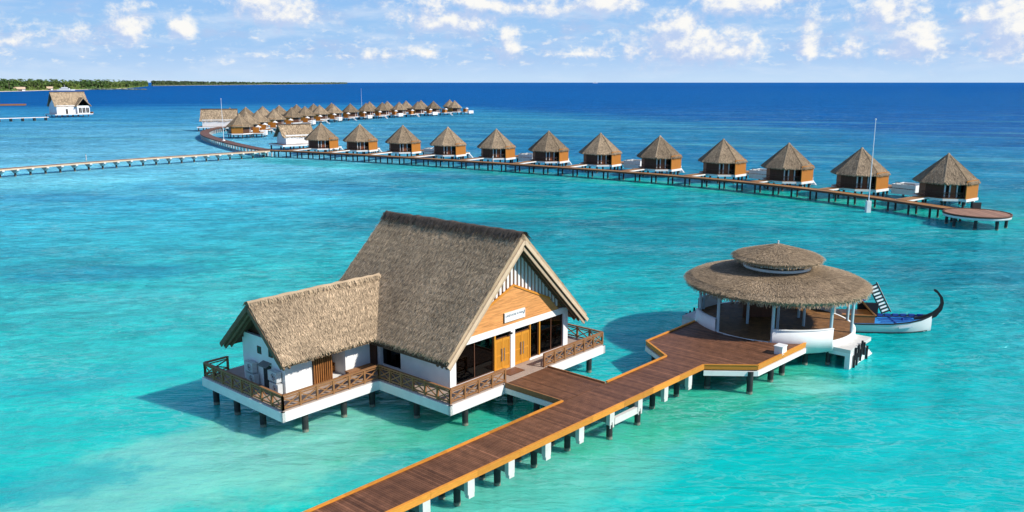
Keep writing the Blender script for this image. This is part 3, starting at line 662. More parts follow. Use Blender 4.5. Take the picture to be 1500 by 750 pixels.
while u < ulast:
    a, b = lo(u + pw / 2) + .03, hi(u + pw / 2) - .03; tn = float(np.clip(rng.normal(1, .19), .6, 1.6))
    if rng.random() < .04: tn *= 1.35
    segs = [(a, b)]
    dd = PR ** 2 - (u + pw / 2 - pcu) ** 2
    if dd > 0:
        r_ = math.sqrt(dd) + .02; segs = [(a, pcv - r_), (pcv + r_, b)]
    for (p_, q_) in segs:
        if q_ - p_ > .05: mb.box((u, p_, ZD - .07), (u + pw - .016, q_, ZD - .03), tn)
    u += pw
mb.build('deck', 'deck_brown', J)
mb = MB()
for (p_, q_) in (((-21, jl(-21)), (L1[0], L1[1])), ((-21, jr(-21)), (R1[0], R1[1]))):
    sg_ = -.45 if p_[1] > -5.3 else .45; mb.beam((p_[0], p_[1] + sg_, ZD - .25), (q_[0], q_[1] + sg_, ZD - .25), .3, .34, .5)
mb.beam((-21, (jl(-21) + jr(-21)) / 2, ZD - .25), (17, (jl(17) + jr(17)) / 2, ZD - .25), .3, .34, .5)
mb.build('joist', 'pile', J)
edge = [((-21, jl(-21)), (4.75, jl(4.75))), ((9.25, jl(9.25)), L1), (L1, L2), (L2, (25.6, L2[1])), ((-21, jr(-21)), R1), (R1, R2), (R2, R3)]
for (p_, q_) in edge:
    eb = MB(); pa, pb = Vector((p_[0], p_[1], 0)), Vector((q_[0], q_[1], 0)); ns = max(1, round((pb - pa).length / 3.1)); gp_ = (pb - pa).normalized() * .012
    for i_ in range(ns):
        a_, b_ = pa.lerp(pb, i_ / ns) + gp_ * (i_ > 0), pa.lerp(pb, (i_ + 1) / ns); tn = float(np.clip(rng.normal(.97, .12), .7, 1.2)); z1_, z2_ = Vector((0, 0, ZD - .13)), Vector((0, 0, ZD + .05))
        eb.beam(a_ + z1_, b_ + z1_, .09, .31, tn).beam(a_ + z2_, b_ + z2_, .16, .05, tn * 1.1)
    eb.build('edging_board', 'orange', J)
for (p_, q_) in ((L1, L2), (L2, (25.6, L2[1])), (R1, R2), (R2, R3)):
    MB().beam((p_[0], p_[1], ZD - .55), (q_[0], q_[1], ZD - .55), .16, .35).build('edge_beam', 'white_trim', J)
k = -20.5
while k < 15.5:
    b, a = jl(k), jr(k)
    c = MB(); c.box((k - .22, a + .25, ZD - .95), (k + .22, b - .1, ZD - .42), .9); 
    c.build('crossbeam', 'conc_dark', J)  # shade on the beam sides is put into a darker concrete
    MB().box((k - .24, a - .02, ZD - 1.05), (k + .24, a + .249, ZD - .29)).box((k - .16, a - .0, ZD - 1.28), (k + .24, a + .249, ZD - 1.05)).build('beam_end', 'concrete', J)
    if abs(k - 3.6) > 6: pass
    add_pile(J, k - .0, a + (.16 if 5 < k < 9.5 else 1.0), ZD - .9, .19); add_pile(J, k - .05, b - .7, ZD - .9, .19)
    k += 2.93
a6, a9 = jr(6.3), jr(9.0)
MB().beam((6.2, a6 + .12, ZD - .95), (8.9, a9 + .12, ZD - .95), .22, .42).build('tie_beam', 'concrete', J)
for q_ in ((17.4, R1[1] + .2), (18.4, R2[1] + .35), (21.6, R2[1] + .3), (23.5, R2[1] + .3), (18.9, L2[1] - .4), (20.5, -6), (21, -3), (23, -4), (22, -9), (17.6, -5.2)): add_pile(J, q_[0], q_[1], ZD - .4, .21)
# bridge to the house
B = empty('house_bridge', A0, ROT_H, 'short dark plank bridge joining the jetty to the house terrace', 'bridge')
mb = MB(); v = jl(7) + .08
x0, x1 = 4.9, 9.1
u = x0
while u < x1 - .05: mb.box((u, jl(u) + .05, 1.90), (u + .13, -.13, 1.945), float(np.clip(rng.normal(.95, .15), .6, 1.4))); u += .146
mb.build('deck', 'deck_brown', B)
for x in (x0 - .06, x1 + .06): MB().beam((x, jl(x) + .05, 1.86), (x, -.13, 1.86), .10, .34).build('edging_board', 'rail', B)
for x in (x0 - .02, x1 + .02): MB().beam((x, jl(x) + .1, 1.48), (x, -.13, 1.48), .18, .36).build('side_beam', 'white_trim', B)
add_pile(B, 5.4, -2.3, 1.4, .2); add_pile(B, 8.6, -2.3, 1.4, .2)
o = MB().box((-.38, -.3, 0), (.38, .3, .55)).box((-.42, -.34, .55), (.42, .34, .62)).build('bollard_block', 'white_trim', None, at(1143, 517, ZD)); o.rotation_euler = (0, 0, ROT_H)
o.location.z = ZD - .03; tag(o, 'small white painted block at the edge of the landing stage', 'block')

# ------------------------------------------------------------------ round pavilion
PV = empty('round_pavilion', PC, 0, 'round open pavilion with two tiered circular thatched roofs above the landing stage', 'pavilion')
mb = MB()
for i in range(9):   # ring boards, split radially
    r0_, r1_ = .2 + i * .66, .2 + (i + 1) * .66; n = 10 + i * 7
    for j in range(n):
        a0, a1 = 2 * math.pi * j / n, 2 * math.pi * (j + .97) / n
        mb.raw([(r0_ * math.cos(a0), r0_ * math.sin(a0), 1.96), (r1_ * math.cos(a0), r1_ * math.sin(a0), 1.96), (r1_ * math.cos(a1), r1_ * math.sin(a1), 1.96), (r0_ * math.cos(a1), r0_ * math.sin(a1), 1.96)], [(0, 1, 2, 3)], float(np.clip(rng.normal(1, .12), .6, 1.4)))
mb.build('floor', 'pavilion_floor', PV)
MB().lathe([(0, 1.94), (PR - .08, 1.94), (PR - .08, 1.60), (0, 1.60)], 64, .7, smooth=False).build('subfloor', 'villa_wood', PV)
MB().lathe([(PR - .18, 1.97), (PR, 1.97), (PR, 1.2), (PR - .18, 1.2), (PR - .18, 1.97)], 72).build('ring_beam', 'white_trim', PV)
ANG = [-179, -150.6, -108, -64.5, -33.3, 0, 36, 72, 108, 144]
for a in ANG:
    r_ = PR - .22; c = MB().cyl((0, 0, 1.95), (0, 0, 5.1), .12, .12, 12).build('column', 'teal', PV); c.location = (r_ * math.cos(R(a)), r_ * math.sin(R(a)), 0)
for a in range(-160, 200, 60):
    c = MB().cyl((0, 0, 1.95), (0, 0, 6.6), .11, .11, 12).build('inner_column', 'teal', PV); c.location = (2.5 * math.cos(R(a)), 2.5 * math.sin(R(a)), 0)
for a0, a1 in ((-108, -64.5), (-180, -150.6), (20, 100), (118, 150)):
    MB().lathe([(PR - .14, 1.9), (PR - .14, 2.95), (PR + .06, 2.95), (PR + .06, 1.35), (PR - .14, 1.35), (PR - .14, 1.9)], 24, 1, 0, R(a0), R(a1)).lathe([(PR - .18, 2.95), (PR - .18, 3.0), (PR + .1, 3.0), (PR + .1, 2.95)], 24, .95, 0, R(a0), R(a1)).build('parapet', 'white', PV)
MB().box((-2.2, 1.0, 1.97), (-1.0, 1.12, 4.4)).box((-1.0, 1.02, 1.97), (.6, 1.10, 3.2)).build('partition', 'villa_wood', PV)
for a in range(0, 360, 45): add_pile(PV, 5.3 * math.cos(R(a + 10)), 5.3 * math.sin(R(a + 10)), 1.3, .2)
for a in range(0, 360, 90): add_pile(PV, 2.4 * math.cos(R(a)), 2.4 * math.sin(R(a)), 1.6, .2)
def thatch_cone(mb, prof, dens=110, tint=1.0, edge=.42, L=(.17, .33), wd=(.022, .045)):
    """prof: list of (r, z) from eave to top"""
    r_e, z_e = prof[0]
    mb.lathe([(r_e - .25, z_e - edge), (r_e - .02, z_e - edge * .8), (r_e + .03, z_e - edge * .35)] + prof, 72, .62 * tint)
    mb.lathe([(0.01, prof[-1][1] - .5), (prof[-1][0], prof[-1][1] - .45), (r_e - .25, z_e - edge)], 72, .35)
    for (ra, za), (rb, zb_) in zip(prof[:-1], prof[1:]):
        slope = np.array([ra - rb, za - zb_]); ln = np.linalg.norm(slope); n = int(dens * ln * math.pi * (ra + rb))
        t = rng.random(n); rr = np.sqrt(ra ** 2 + (rb ** 2 - ra ** 2) * t); k = (rr - ra) / (rb - ra); th = uni(0, 2 * np.pi, n)
        P = np.c_[rr * np.cos(th), rr * np.sin(th), za + (zb_ - za) * k]; dr, dz_ = slope / ln
        D = np.c_[np.cos(th) * dr, np.sin(th) * dr, np.full(n, dz_)]; Sd = np.c_[-np.sin(th), np.cos(th), np.zeros(n)]; Nn = np.c_[-np.cos(th) * dz_, -np.sin(th) * dz_, np.full(n, dr)]
        yaw = rng.normal(0, .18, n)[:, None]; D, Sd = D * np.cos(yaw) + Sd * np.sin(yaw), Sd * np.cos(yaw) - D * np.sin(yaw)
        mb.strips(P, D, Sd, Nn, uni(*L, n), uni(*wd, n), uni(0, .03, n), uni(.02, .08, n), straw_tint(n) * tint)
    n = int(60 * 2 * math.pi * r_e); th = uni(0, 2 * np.pi, n); rr = r_e - uni(0, .2, n)
    P = np.c_[rr * np.cos(th), rr * np.sin(th), z_e - uni(0, edge, n)]; D = np.c_[np.cos(th) * .5, np.sin(th) * .5, -uni(.5, 1.1, n)] + rng.normal(0, .1, (n, 3)); D /= np.linalg.norm(D, axis=1)[:, None]
    Sd = np.c_[-np.sin(th), np.cos(th), np.zeros(n)]
    mb.strips(P, D, Sd, np.cross(Sd, D), uni(.10, .28, n), uni(.03, .07, n), uni(0, .03, n), uni(0, .03, n), straw_tint(n, .45, 1.2) * tint)
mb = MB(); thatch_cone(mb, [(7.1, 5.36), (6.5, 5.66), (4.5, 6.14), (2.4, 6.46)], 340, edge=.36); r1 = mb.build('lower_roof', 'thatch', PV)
MB().lathe([(2.55, 6.45), (2.62, 6.45), (2.62, 6.66), (2.4, 6.66), (2.4, 6.45)], 48).build('clerestory_curb', 'white_trim', r1)
mb = MB()
for i in range(10): a = 2 * math.pi * i / 10 + .15; mb.cyl((2.45 * math.cos(a), 2.45 * math.sin(a), 6.75), (2.45 * math.cos(a), 2.45 * math.sin(a), 7.4), .08, .08, 8)
mb.build('clerestory_post', 'white_trim', r1)
MB().lathe([(2.3, 6.75), (2.3, 7.35)], 48).build('clerestory_panel', 'aircon', r1)
mb = MB(); thatch_cone(mb, [(3.45, 7.34), (3.1, 7.51), (1.8, 7.86), (.6, 8.17), (.05, 8.36)], 340, edge=.24); r2 = mb.build('upper_roof', 'thatch', PV)
MB().cyl((0, 0, 8.35), (0, 0, 8.55), .07, .04, 8).lathe([(.01, 8.62), (.08, 8.58), (.08, 8.53), (.01, 8.49)], 10).build('finial', 'concrete', r2)
# boat docks either side of the pavilion
def dock(label, mirror):
    D_ = empty('boat_dock', A0, ROT_H, label, 'dock', 'white boat docks beside the pavilion')
    def y(v): return 2 * pcv - v if mirror else v
    def bx(mb, u0, u1, v0, v1, z0, z1): a, b = sorted((y(v0), y(v1))); mb.box((u0, a, z0), (u1, b, z1)); return mb
    mb = MB(); bx(mb, 27.9, 32.3, -13.88, -11.0, 1.22, 1.5); mb.build('platform', 'concrete', D_)
    mb = MB(); bx(mb, 27.9, 28.2, -13.88, -13.5, -.5, 1.22); bx(mb, 27.9, 28.2, -13.5, -12.0, .95, 1.219); mb.build('end_frame', 'white_trim', D_)
    mb = MB(); bx(mb, 28.2, 30.9, -13.86, -13.6, -.5, 1.22)
    for i in range(6): bx(mb, 30.9 + i * .33, 31.23 + i * .33, -13.87 - .0, -12.4, -.5, 1.1 - i * .2)
    mb.build('stair_wall', 'white_trim', D_)
    for i, (uu, z0, z1) in enumerate(((28.55, .0, .95), (28.8, .55, 1.5), (29.15, .05, 1.0), (29.4, .62, 1.62), (29.9, .2, 1.1), (30.1, .7, 1.75), (30.6, .5, 1.5), (31.3, .0, 1.05))):
        o = MB().cyl((0, 0, z0), (0, 0, z1), .085, .085, 10).build('fender', 'black', D_); o.location = (uu, y(-13.97), 0)
    for uu, vv in ((28.05, -12.2), (31.5, -12.0), (30, -11.5)): add_pile(D_, uu, y(vv), 1.25, .17)
    return D_
dock('white concrete boat dock with black rubber fenders on the sunlit side of the pavilion', False)
dock('white concrete boat dock in shade on the far left side of the pavilion', True)

# ------------------------------------------------------------------ traditional boat
BT = empty('sailing_dhoni', (36.0, 69.25, 0), R(-7), 'white and blue wooden boat with tall curled black prow beside the pavilion', 'boat')
ST = [(-12.2, .55, .95, -.1), (-11, 1.05, .85, -.4), (-9, 1.45, .80, -.5), (-6, 1.62, .80, -.5), (-3.5, 1.5, .86, -.5), (-2, 1.2, .98, -.45), (-.9, .72, 1.12, -.35), (-.2, .28, 1.28, -.2), (.15, .05, 1.42, 0.0)]
mb = MB(); V = []; sec = 7
for (x, b, g, k) in ST:
    for i in range(sec):
        t = i / (sec - 1); a = t * math.pi   # from near gunwale under keel to far gunwale
        yy = -b * math.cos(a) * (1 if True else 0); zz = g - (g - k) * (math.sin(a) ** .6)
        V.append((x, yy, zz))
n = len(ST)
mb.raw(V, [(i * sec + j, (i + 1) * sec + j, (i + 1) * sec + j + 1, i * sec + j + 1) for i in range(n - 1) for j in range(sec - 1)], 1, 0, True)
mb.raw([V[j] for j in range(sec)], [tuple(range(sec))], 1)
mb.build('hull', 'hull', BT)
mb = MB()
for i in range(n - 1):
    for sgn in (-1, 1):
        (x, b, g, k), (x2, b2, g2, k2) = ST[i], ST[i + 1]; mb.beam((x, sgn * b, g + .02), (x2, sgn * b2, g2 + .02), .12, .09)
mb.build('gunwale', 'black', BT)
mb = MB()
for i in range(n - 2):
    (x, b, g, k), (x2, b2, g2, k2) = ST[i], ST[i + 1]; mb.raw([(x, -b * .93, g - .14), (x, b * .93, g - .14), (x2, b2 * .93, g2 - .14), (x2, -b2 * .93, g2 - .14)], [(3, 2, 1, 0)], 1)
mb.build('deck', 'blue', BT)
mb = MB()
for yy in (-.55, 0.1, .6): mb.beam((-4.2, yy, .78), (-1.4, yy * .5, .92), .07, .05)
mb.beam((-3.0, -1.2, .8), (-3.0, 1.2, .8), .1, .06); mb.cyl((-2.2, .1, .8), (-2.2, .1, 1.05), .12, .1, 10); mb.build('deck_rib', 'blue_dark', BT)
mb = MB()
for x in np.arange(-5.2, -.6, .62): 
    b = np.interp(x, [s[0] for s in ST], [s[1] for s in ST]); g = np.interp(x, [s[0] for s in ST], [s[2] for s in ST])
    mb.box((x, b - .28, g - .02), (x + .48, b - .02, g + .16))
mb.build('side_cushion', 'blue_dark', BT)
# prow: a curved, tapering stem that curls back over the bow
cur = [(-1.3, .98, .14), (-.35, 1.12, .26), (.33, 1.48, .25), (.75, 2.0, .18), (.86, 2.5, .13), (.74, 2.98, .10), (.46, 3.36, .08), (.22, 3.56, .12), (.10, 3.66, .06)]
mb = MB(); V = []
for i, (x, z, r) in enumerate(cur):
    p0 = cur[max(0, i - 1)]; p1 = cur[min(len(cur) - 1, i + 1)]; tx, tz = p1[0] - p0[0], p1[1] - p0[1]; l = math.hypot(tx, tz); nx, nz = -tz / l, tx / l
    hw = .07
    V += [(x + nx * r, -hw, z + nz * r), (x + nx * r, hw, z + nz * r), (x - nx * r, hw, z - nz * r), (x - nx * r, -hw, z - nz * r)]
mb.raw(V, [(i * 4 + j, (i + 1) * 4 + j, (i + 1) * 4 + (j + 1) % 4, i * 4 + (j + 1) % 4) for i in range(len(cur) - 1) for j in range(4)] + [(3, 2, 1, 0), tuple(len(V) - 4 + q for q in range(4))])
mb.build('prow', 'black', BT)
mb = MB()
def hull_y(b, g, k, z): return b * math.sqrt(max(0, 1 - min(1, ((g - z) / (g - k)) ** (1 / .6)) ** 2))
for (x, b, g, k), (x2, b2, g2, k2) in zip(ST[:-2], ST[1:-1]):
    for sgn in (-1, 1):
        q4 = [(x, sgn * (hull_y(b, g, k, z_) + .012), z_) for z_ in (-.12, .10)]; r4 = [(x2, sgn * (hull_y(b2, g2, k2, z_) + .012), z_) for z_ in (-.12, .10)]
        mb.raw([q4[0], r4[0], r4[1], q4[1]], [(0, 1, 2, 3)])
mb.build('boot_stripe', 'hull_base', BT)
MB().beam((-1.8, -1.19, .62), (-3.0, -1.46, .56), .10, .13).build('name_plate', 'teal', BT)
MB().box((-5.7, 1.05, .75), (-4.0, 1.35, 2.0)).build('seat_back', 'black', BT)
cb = MB().box((-11, -.75, .6), (-4.75, 1.0, 1.35)).box((-11, -.8, 1.35), (-4.65, 1.05, 1.42), 1.4).build('cabin', 'boat_wood', BT)
mb = MB()
for k_ in range(5): yy = -.75 + k_ * .44; mb.beam((-4.8, yy, 1.4), (-6.0, yy, 2.75), .08, .08)
mb.beam((-4.8, -.8, 1.45), (-4.8, 1.05, 1.45), .1, .1); mb.beam((-6.0, -.8, 2.75), (-6.0, 1.05, 2.75), .1, .1); mb.build('windscreen_frame', 'boat_wood', cb)
MB().raw([(-4.82, -.74, 1.46), (-4.82, 1.0, 1.46), (-6.0, 1.0, 2.74), (-6.0, -.74, 2.74)], [(0, 1, 2, 3)]).build('windscreen', 'glass', cb)
MB().box((-11.4, -1.2, 2.82), (-5.9, 1.3, 2.92)).build('canopy', 'hull', cb); MB().box((-11.5, -1.26, 2.76), (-5.8, -1.2, 3.0)).box((-11.5, 1.3, 2.76), (-5.8, 1.36, 3.0)).box((-5.86, -1.2, 2.76), (-5.8, 1.3, 3.0)).build('canopy_trim', 'blue_dark', cb)
mb = MB()   # tall leaning gangway frame lashed up over the far gunwale
p0, p1, dw = Vector((-3.48, 1.4, .9)), Vector((-4.99, 1.1, 3.6)), Vector((.77, .35, .2))
mb.beam(p0, p1, .08, .08); mb.beam(p0 + dw, p1 + dw, .08, .08)
for i in range(9): t = (i + .5) / 9; mb.beam(p0 + (p1 - p0) * t, p0 + (p1 - p0) * t + dw, .05, .12)
gw = mb.build('gangway', 'black', BT)
mb = MB()
for i in range(8): t = (i + 1) / 9; q = p0 + (p1 - p0) * t + dw * .12; mb.beam(q, q + dw * .7, .03, .14)
mb.beam(p0 + dw * 1.07, p1 + dw * 1.07, .03, .05); mb.build('gangway_tread', 'hull', gw)

# ------------------------------------------------------------------ thatched villas on stilts
def octa(r, off=22.5): return [(r * math.cos(R(off + 45 * i)), r * math.sin(R(off + 45 * i))) for i in range(8)]
RE, ZE, ZA = 5.1, 4.62, 9.1
def face_box(mb, ap, hw0, hw1, z0, z1, ang, th=.12, tint=1.0):
    """box on the octagon face whose outward normal points at ang, from hw0 to hw1 along the face"""
    c, s_ = math.cos(R(ang)), math.sin(R(ang)); T = lambda n_, t_: (n_ * c - t_ * s_, n_ * s_ + t_ * c)
    P = [T(ap, hw0), T(ap, hw1), T(ap - th, hw1), T(ap - th, hw0)]; return mb.prism(P, z0, z1, tint)
def villa_roof(root, dens=60):
    mb = MB(); O = octa(RE)
    for i in range(8):
        a, b = O[i], O[(i + 1) % 8]
        A_, B_, T_ = np.array([*a, ZE]), np.array([*b, ZE]), np.array([0, 0, ZA])
        mb.raw([A_, B_, T_], [(0, 1, 2)], .8); dn = np.array([0, 0, -.36])
        mb.raw([A_, B_, B_ + dn, A_ + dn], [(3, 2, 1, 0)], .8)
        n = int(dens * 10.5); r1_, r2_ = rng.random(n), rng.random(n); sq = np.sqrt(r1_)
        P = T_ * (1 - sq)[:, None] + A_ * (sq * (1 - r2_))[:, None] + B_ * (sq * r2_)[:, None]
        mid = (A_ + B_) / 2; D = (mid - T_) / np.linalg.norm(mid - T_); Sd = (B_ - A_) / np.linalg.norm(B_ - A_); N_ = np.cross(Sd, D); N_ = N_ if N_[2] > 0 else -N_
        D2 = np.tile(D, (n, 1)) + Sd * rng.normal(0, .15, n)[:, None]
        mb.strips(P, D2, np.tile(Sd, (n, 1)), np.tile(N_, (n, 1)), uni(.3, .55, n), uni(.07, .15, n), uni(0, .03, n), uni(.02, .10, n), straw_tint(n, .5, 1.35))
        m = 46; s = rng.random(m); P = A_ + (B_ - A_) * s[:, None]; D2 = np.tile(D, (m, 1)) * .6 + np.c_[np.zeros(m), np.zeros(m), -uni(.3, .8, m)]
        mb.strips(P, D2, np.tile(Sd, (m, 1)), np.tile(N_, (m, 1)), uni(.2, .42, m), uni(.08, .18, m), uni(0, .02, m), uni(0, .02, m), straw_tint(m, .6, 1.25))
    o = mb.build('roof', 'thatch_old', root)
    rb = MB()
    for i in range(8): a = O[i]; rb.beam((a[0] * .995, a[1] * .995, ZE + .03), (0, 0, ZA + .03), .16, .10, .55 if i % 2 else 1.1)
    rb.cyl((0, 0, ZA - .35), (0, 0, ZA + .12), .45, .12, 8, 1.1); rb.build('hip_ridge', 'thatch_old', o)
    MB().prism(octa(RE - .35), ZE - .30, ZE - .24, .8).build('soffit', 'soffit', o)
def villa(sea_front, box_side, white_box):
    root = empty('thatched_villa', (0, 0, 0))
    MB().prism(octa(4.85), 1.93, 1.98).build('deck', 'deck_gold', root)
    mb = MB(); mb.prism(octa(4.92), 1.55, 1.925); mb.box((4.0, -2.3, 1.45), (4.7, 2.1, 1.9)); mb.build('deck_beam', 'white_trim', root)
    for i in range(8): add_pile(root, 4.3 * math.cos(R(45 * i + 22)), 4.3 * math.sin(R(45 * i + 22)), 1.6, .2)
    mb = MB(); ap = 3.75; hw = ap * math.tan(R(22.5))
    for k_ in range(8):
        if 45 * k_ == 315: continue
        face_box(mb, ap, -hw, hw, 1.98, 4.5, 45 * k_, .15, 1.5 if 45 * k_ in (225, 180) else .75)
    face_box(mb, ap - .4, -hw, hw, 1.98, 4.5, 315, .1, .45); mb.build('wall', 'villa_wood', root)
    fc = MB(); face_box(fc, ap + .05, -hw + .95, -hw + 2.15 - .95 + 0.62, 1.98, 4.4, 315, .12); fc.build('door', 'villa_door', root)
    for t_ in (-hw + .02, -hw + .80, -hw + 1.95): fp = MB(); face_box(fp, ap + .16, t_, t_ + .20, 1.98, 4.5, 315, .2); fp.build('door_post', 'white_trim', root)
    g = MB(); face_box(g, ap - .02, -hw + 2.2, hw, 2.1, 4.4, 315, .03); g.build('window', 'glass', root)
    mb = MB(); hs = 1.98
    mb.box((4.42, -2.25, 1.7), (4.56, hs, 4.95)); mb.build('timber_screen', 'screen', root)
    r_ = 4.78; O = octa(r_)
    for (i, j) in ((5, 6), (6, 7)):
        railing_run(root, (*O[i], 1.98), (*O[j], 1.98), .95, 1.2, 'rail_dark', posts=False, th=.09)
    villa_roof(root)
    # sea terrace on the water side
    sx = box_side
    mb = MB(); xs = sorted((sx * 1.0, sx * 8.6)) if (sea_front or white_box) else [-3.0, 1.0]; mb.box((xs[0], 4.0, 1.75), (xs[1], 8.2, 1.86)); mb.build('sea_terrace', 'deck_gold', root)
    mb = MB(); mb.box((xs[0], 3.9, 1.45), (xs[1], 8.3, 1.74)); mb.build('terrace_beam', 'white_trim', root)
    for x in (xs[0] + .4, xs[1] - .4): add_pile(root, x, 7.8, 1.5, .2); add_pile(root, x, 4.6, 1.5, .2)
    if sea_front or white_box: railing_run(root, (sx * 4.8, 4.1, 1.86), (sx * 8.5, 4.1, 1.86), .95, 1.2, 'rail', posts=False, th=.1)
    if sea_front:
        mb = MB(); mb.box((sx * 3.8 - .06, 4.2, 1.86), (sx * 3.8 + .06, 6.5, 3.9)); mb.box((min(sx * 3.8, sx * 8.4), 4.05, 1.86), (max(sx * 3.8, sx * 8.4), 4.2, 3.4)); mb.build('privacy_screen', 'screen', root)
        mb = MB(); cxp = sx * 5.4; mb.lathe([(1.35, 3.75), (.05, 4.6)], 8, 1, c=(cxp, 5.9), smooth=False); mb.cyl((cxp, 5.9, 1.86), (cxp, 5.9, 4.5), .05, .05, 6); mb.build('parasol', 'cloth_white', root)
        mb = MB(); face_box(mb, 3.8, -1.0, -.75, 1.98, 4.5, 90, .2, 1); face_box(mb, 3.8, .75, 1.0, 1.98, 4.5, 90, .2, 1); mb.build('window_post', 'white_trim', root)
    if white_box:
        xb = sorted((sx * 4.2, sx * 8.7)); mb = MB(); y0, y1 = (6.8, 8.9) if sea_front else (4.0, 8.4)
        mb.box((xb[0], y0, .75), (xb[1], y0 + .15, 2.55)); mb.box((xb[0], y1 - .15, .75), (xb[1], y1, 2.55)); mb.box((xb[0], y0 + .15, .75), (xb[0] + .15, y1 - .15, 2.55)); mb.box((xb[1] - .15, y0 + .15, .75), (xb[1], y1 - .15, 2.55)); mb.build('pool_wall', 'white', root)
        mb = MB(); mb.box((xb[0] + .15, y0 + .15, 1.9), (xb[1] - .15, y1 - .15, 2.1)); mb.build('pool_water', 'teal', root)
        for x in xb: add_pile(root, x - .3 * (1 if x > xb[0] else -1), y1 - .4, .8, .2)
    else:
        mb = MB(); x_ = sx * 6.4 if sea_front else 0
        for i in range(7): mb.box((x_ - .5, 8.3 + i * .35, 1.6 - i * .28), (x_ + .5, 8.62 + i * .35, 1.72 - i * .28))
        mb.beam((x_ - .55, 8.2, 1.6), (x_ - .55, 10.9, -.4), .08, .2); mb.beam((x_ + .55, 8.2, 1.6), (x_ + .55, 10.9, -.4), .08, .2); mb.build('sea_stair', 'white_trim', root)
    return root
def rot_of(tang): return math.atan2(tang.y, tang.x)
front = [(470, 180.5), (527, 182), (590, 183.7), (656, 186.2), (727, 189), (804, 192.0), (880, 195), (967, 199), (1060, 203.7), (1156, 209.8), (1263, 216.6), (1390, 225)]
FP = [at(*q, ZA) for q in front]
# jetty of the front row: centre line on the water grid
jp = [(384, 219.6), (420, 220.3), (500, 224.6), (600, 230.3), (700, 236.5), (830, 245), (930, 252.3), (1010, 258.5), (1110, 267.5), (1200, 277.5), (1300, 290.5), (1385, 304), (1405, 307)]
JP = [at(*q, 1.95) for q in jp]
def smooth_path(P, k=3):
    P = [p.copy() for p in P]
    for _ in range(k):
        P = [P[0]] + [(P[i - 1] + P[i] * 2 + P[i + 1]) / 4 for i in range(1, len(P) - 1)] + [P[-1]]
    out = []
    for i in range(len(P) - 1):
        p0, p1, p2, p3 = P[max(0, i - 1)], P[i], P[i + 1], P[min(len(P) - 1, i + 2)]
        for j in range(8):
            t = j / 8; out.append(.5 * ((2 * p1) + (p2 - p0) * t + (2 * p0 - 5 * p1 + 4 * p2 - p3) * t * t + (3 * p1 - p0 - 3 * p2 + p3) * t ** 3))
    return out + [P[-1]]
def walkway(name, P, wd, label, deckm, edgem, group=None, z=1.95, pile_gap=3.2, pile_r=.17, pile_kind='pair', fascia=.34, pile_m='pile'):
    root = empty(name, (P[0].x, P[0].y, 0), 0, label, 'jetty', group); o0 = Vector((P[0].x, P[0].y, 0)); Q = [Vector((p.x, p.y, 0)) - o0 for p in P]
    n = len(Q); Nn = []
    for i in range(n):
        d = (Q[min(n - 1, i + 1)] - Q[max(0, i - 1)]).normalized(); Nn.append(Vector((-d.y, d.x, 0)))
    V = []
    for q, nn in zip(Q, Nn): V += [tuple((q + nn * wd / 2) + Vector((0, 0, z))), tuple((q - nn * wd / 2) + Vector((0, 0, z)))]
    mb = MB(); cum = 0
    for i in range(n - 1):   # boards across
        a, b, c, d = [Vector(V[2 * i + k_]) for k_ in range(4)]; L = (Q[i + 1] - Q[i]).length; m = max(1, round(L / .6))
        for j in range(m):
            t0, t1 = j / m, (j + .96) / m; mb.raw([a.lerp(c, t0), b.lerp(d, t0), b.lerp(d, t1), a.lerp(c, t1)], [(0, 1, 2, 3)], float(np.clip(rng.normal(1, .12), .7, 1.3)))
    mb.build('deck', deckm, root)
    mb = MB()
    for i in range(n - 1):
        for s_ in (1, -1):
            p, q = Q[i] + Nn[i] * s_ * wd / 2, Q[i + 1] + Nn[i + 1] * s_ * wd / 2; zz = Vector((0, 0, z - fascia / 2 + .03)); mb.beam(p + zz, q + zz, .12, fascia)
    mb.build('edging_board', edgem, root)
    mb = MB(); 
    for i in range(n - 1): mb.beam(Q[i] + Vector((0, 0, z - .22)), Q[i + 1] + Vector((0, 0, z - .22)), wd * .7, .26)
    mb.build('joist', 'pile', root)
    acc = 0.0; nxt = .8; cnt = 0
    for i in range(n - 1):
        L = (Q[i + 1] - Q[i]).length
        while acc + L > nxt and cnt < 99:
            t = (nxt - acc) / L; c = Q[i].lerp(Q[i + 1], t); nn = Nn[i]; ang = math.atan2(nn.y, nn.x)
            if pile_kind == 'pair':
                for s_ in (1, -1): e = c + nn * s_ * wd * .40; add_pile(root, e.x, e.y, z - .25, pile_r, m=pile_m)
            else:
                key = (name, 'bent')
                if key not in KIDS:
                    b = MB(); b.wallpoly([(-wd * .56, z - .2), (-wd * .56, z - .55), (-.25, z - 1.15), (.25, z - 1.15), (wd * .56, z - .55), (wd * .56, z - .2)][::-1], -.28, .28); KIDS[key] = b.build('hammerhead', 'concrete', root).data; ob = [x for x in bpy.data.objects if x.data == KIDS[key]][0]
                else: ob = bpy.data.objects.new('hammerhead', KIDS[key]); COL.objects.link(ob); ob.parent = root
                ob.location = c; ob.rotation_euler = (0, 0, ang); add_pile(root, c.x, c.y, z - .6, .24, m=pile_m)
            nxt += pile_gap; cnt += 1
        acc += L
    return root
JS = smooth_path(JP, 1)
walkway('villa_jetty', JS, 2.3, 'long curving brown boardwalk on dark stilts in front of the front row of villas', 'deck_gold', 'villa_wood', pile_gap=4.0)
ordin = ['first', 'second', 'third', 'fourth', 'fifth', 'sixth', 'seventh', 'eighth', 'ninth', 'tenth', 'eleventh', 'twelfth', 'thirteenth', 'fourteenth', 'fifteenth']
VA = villa(False, 1, True); VB = villa(False, 1, False); used = set()
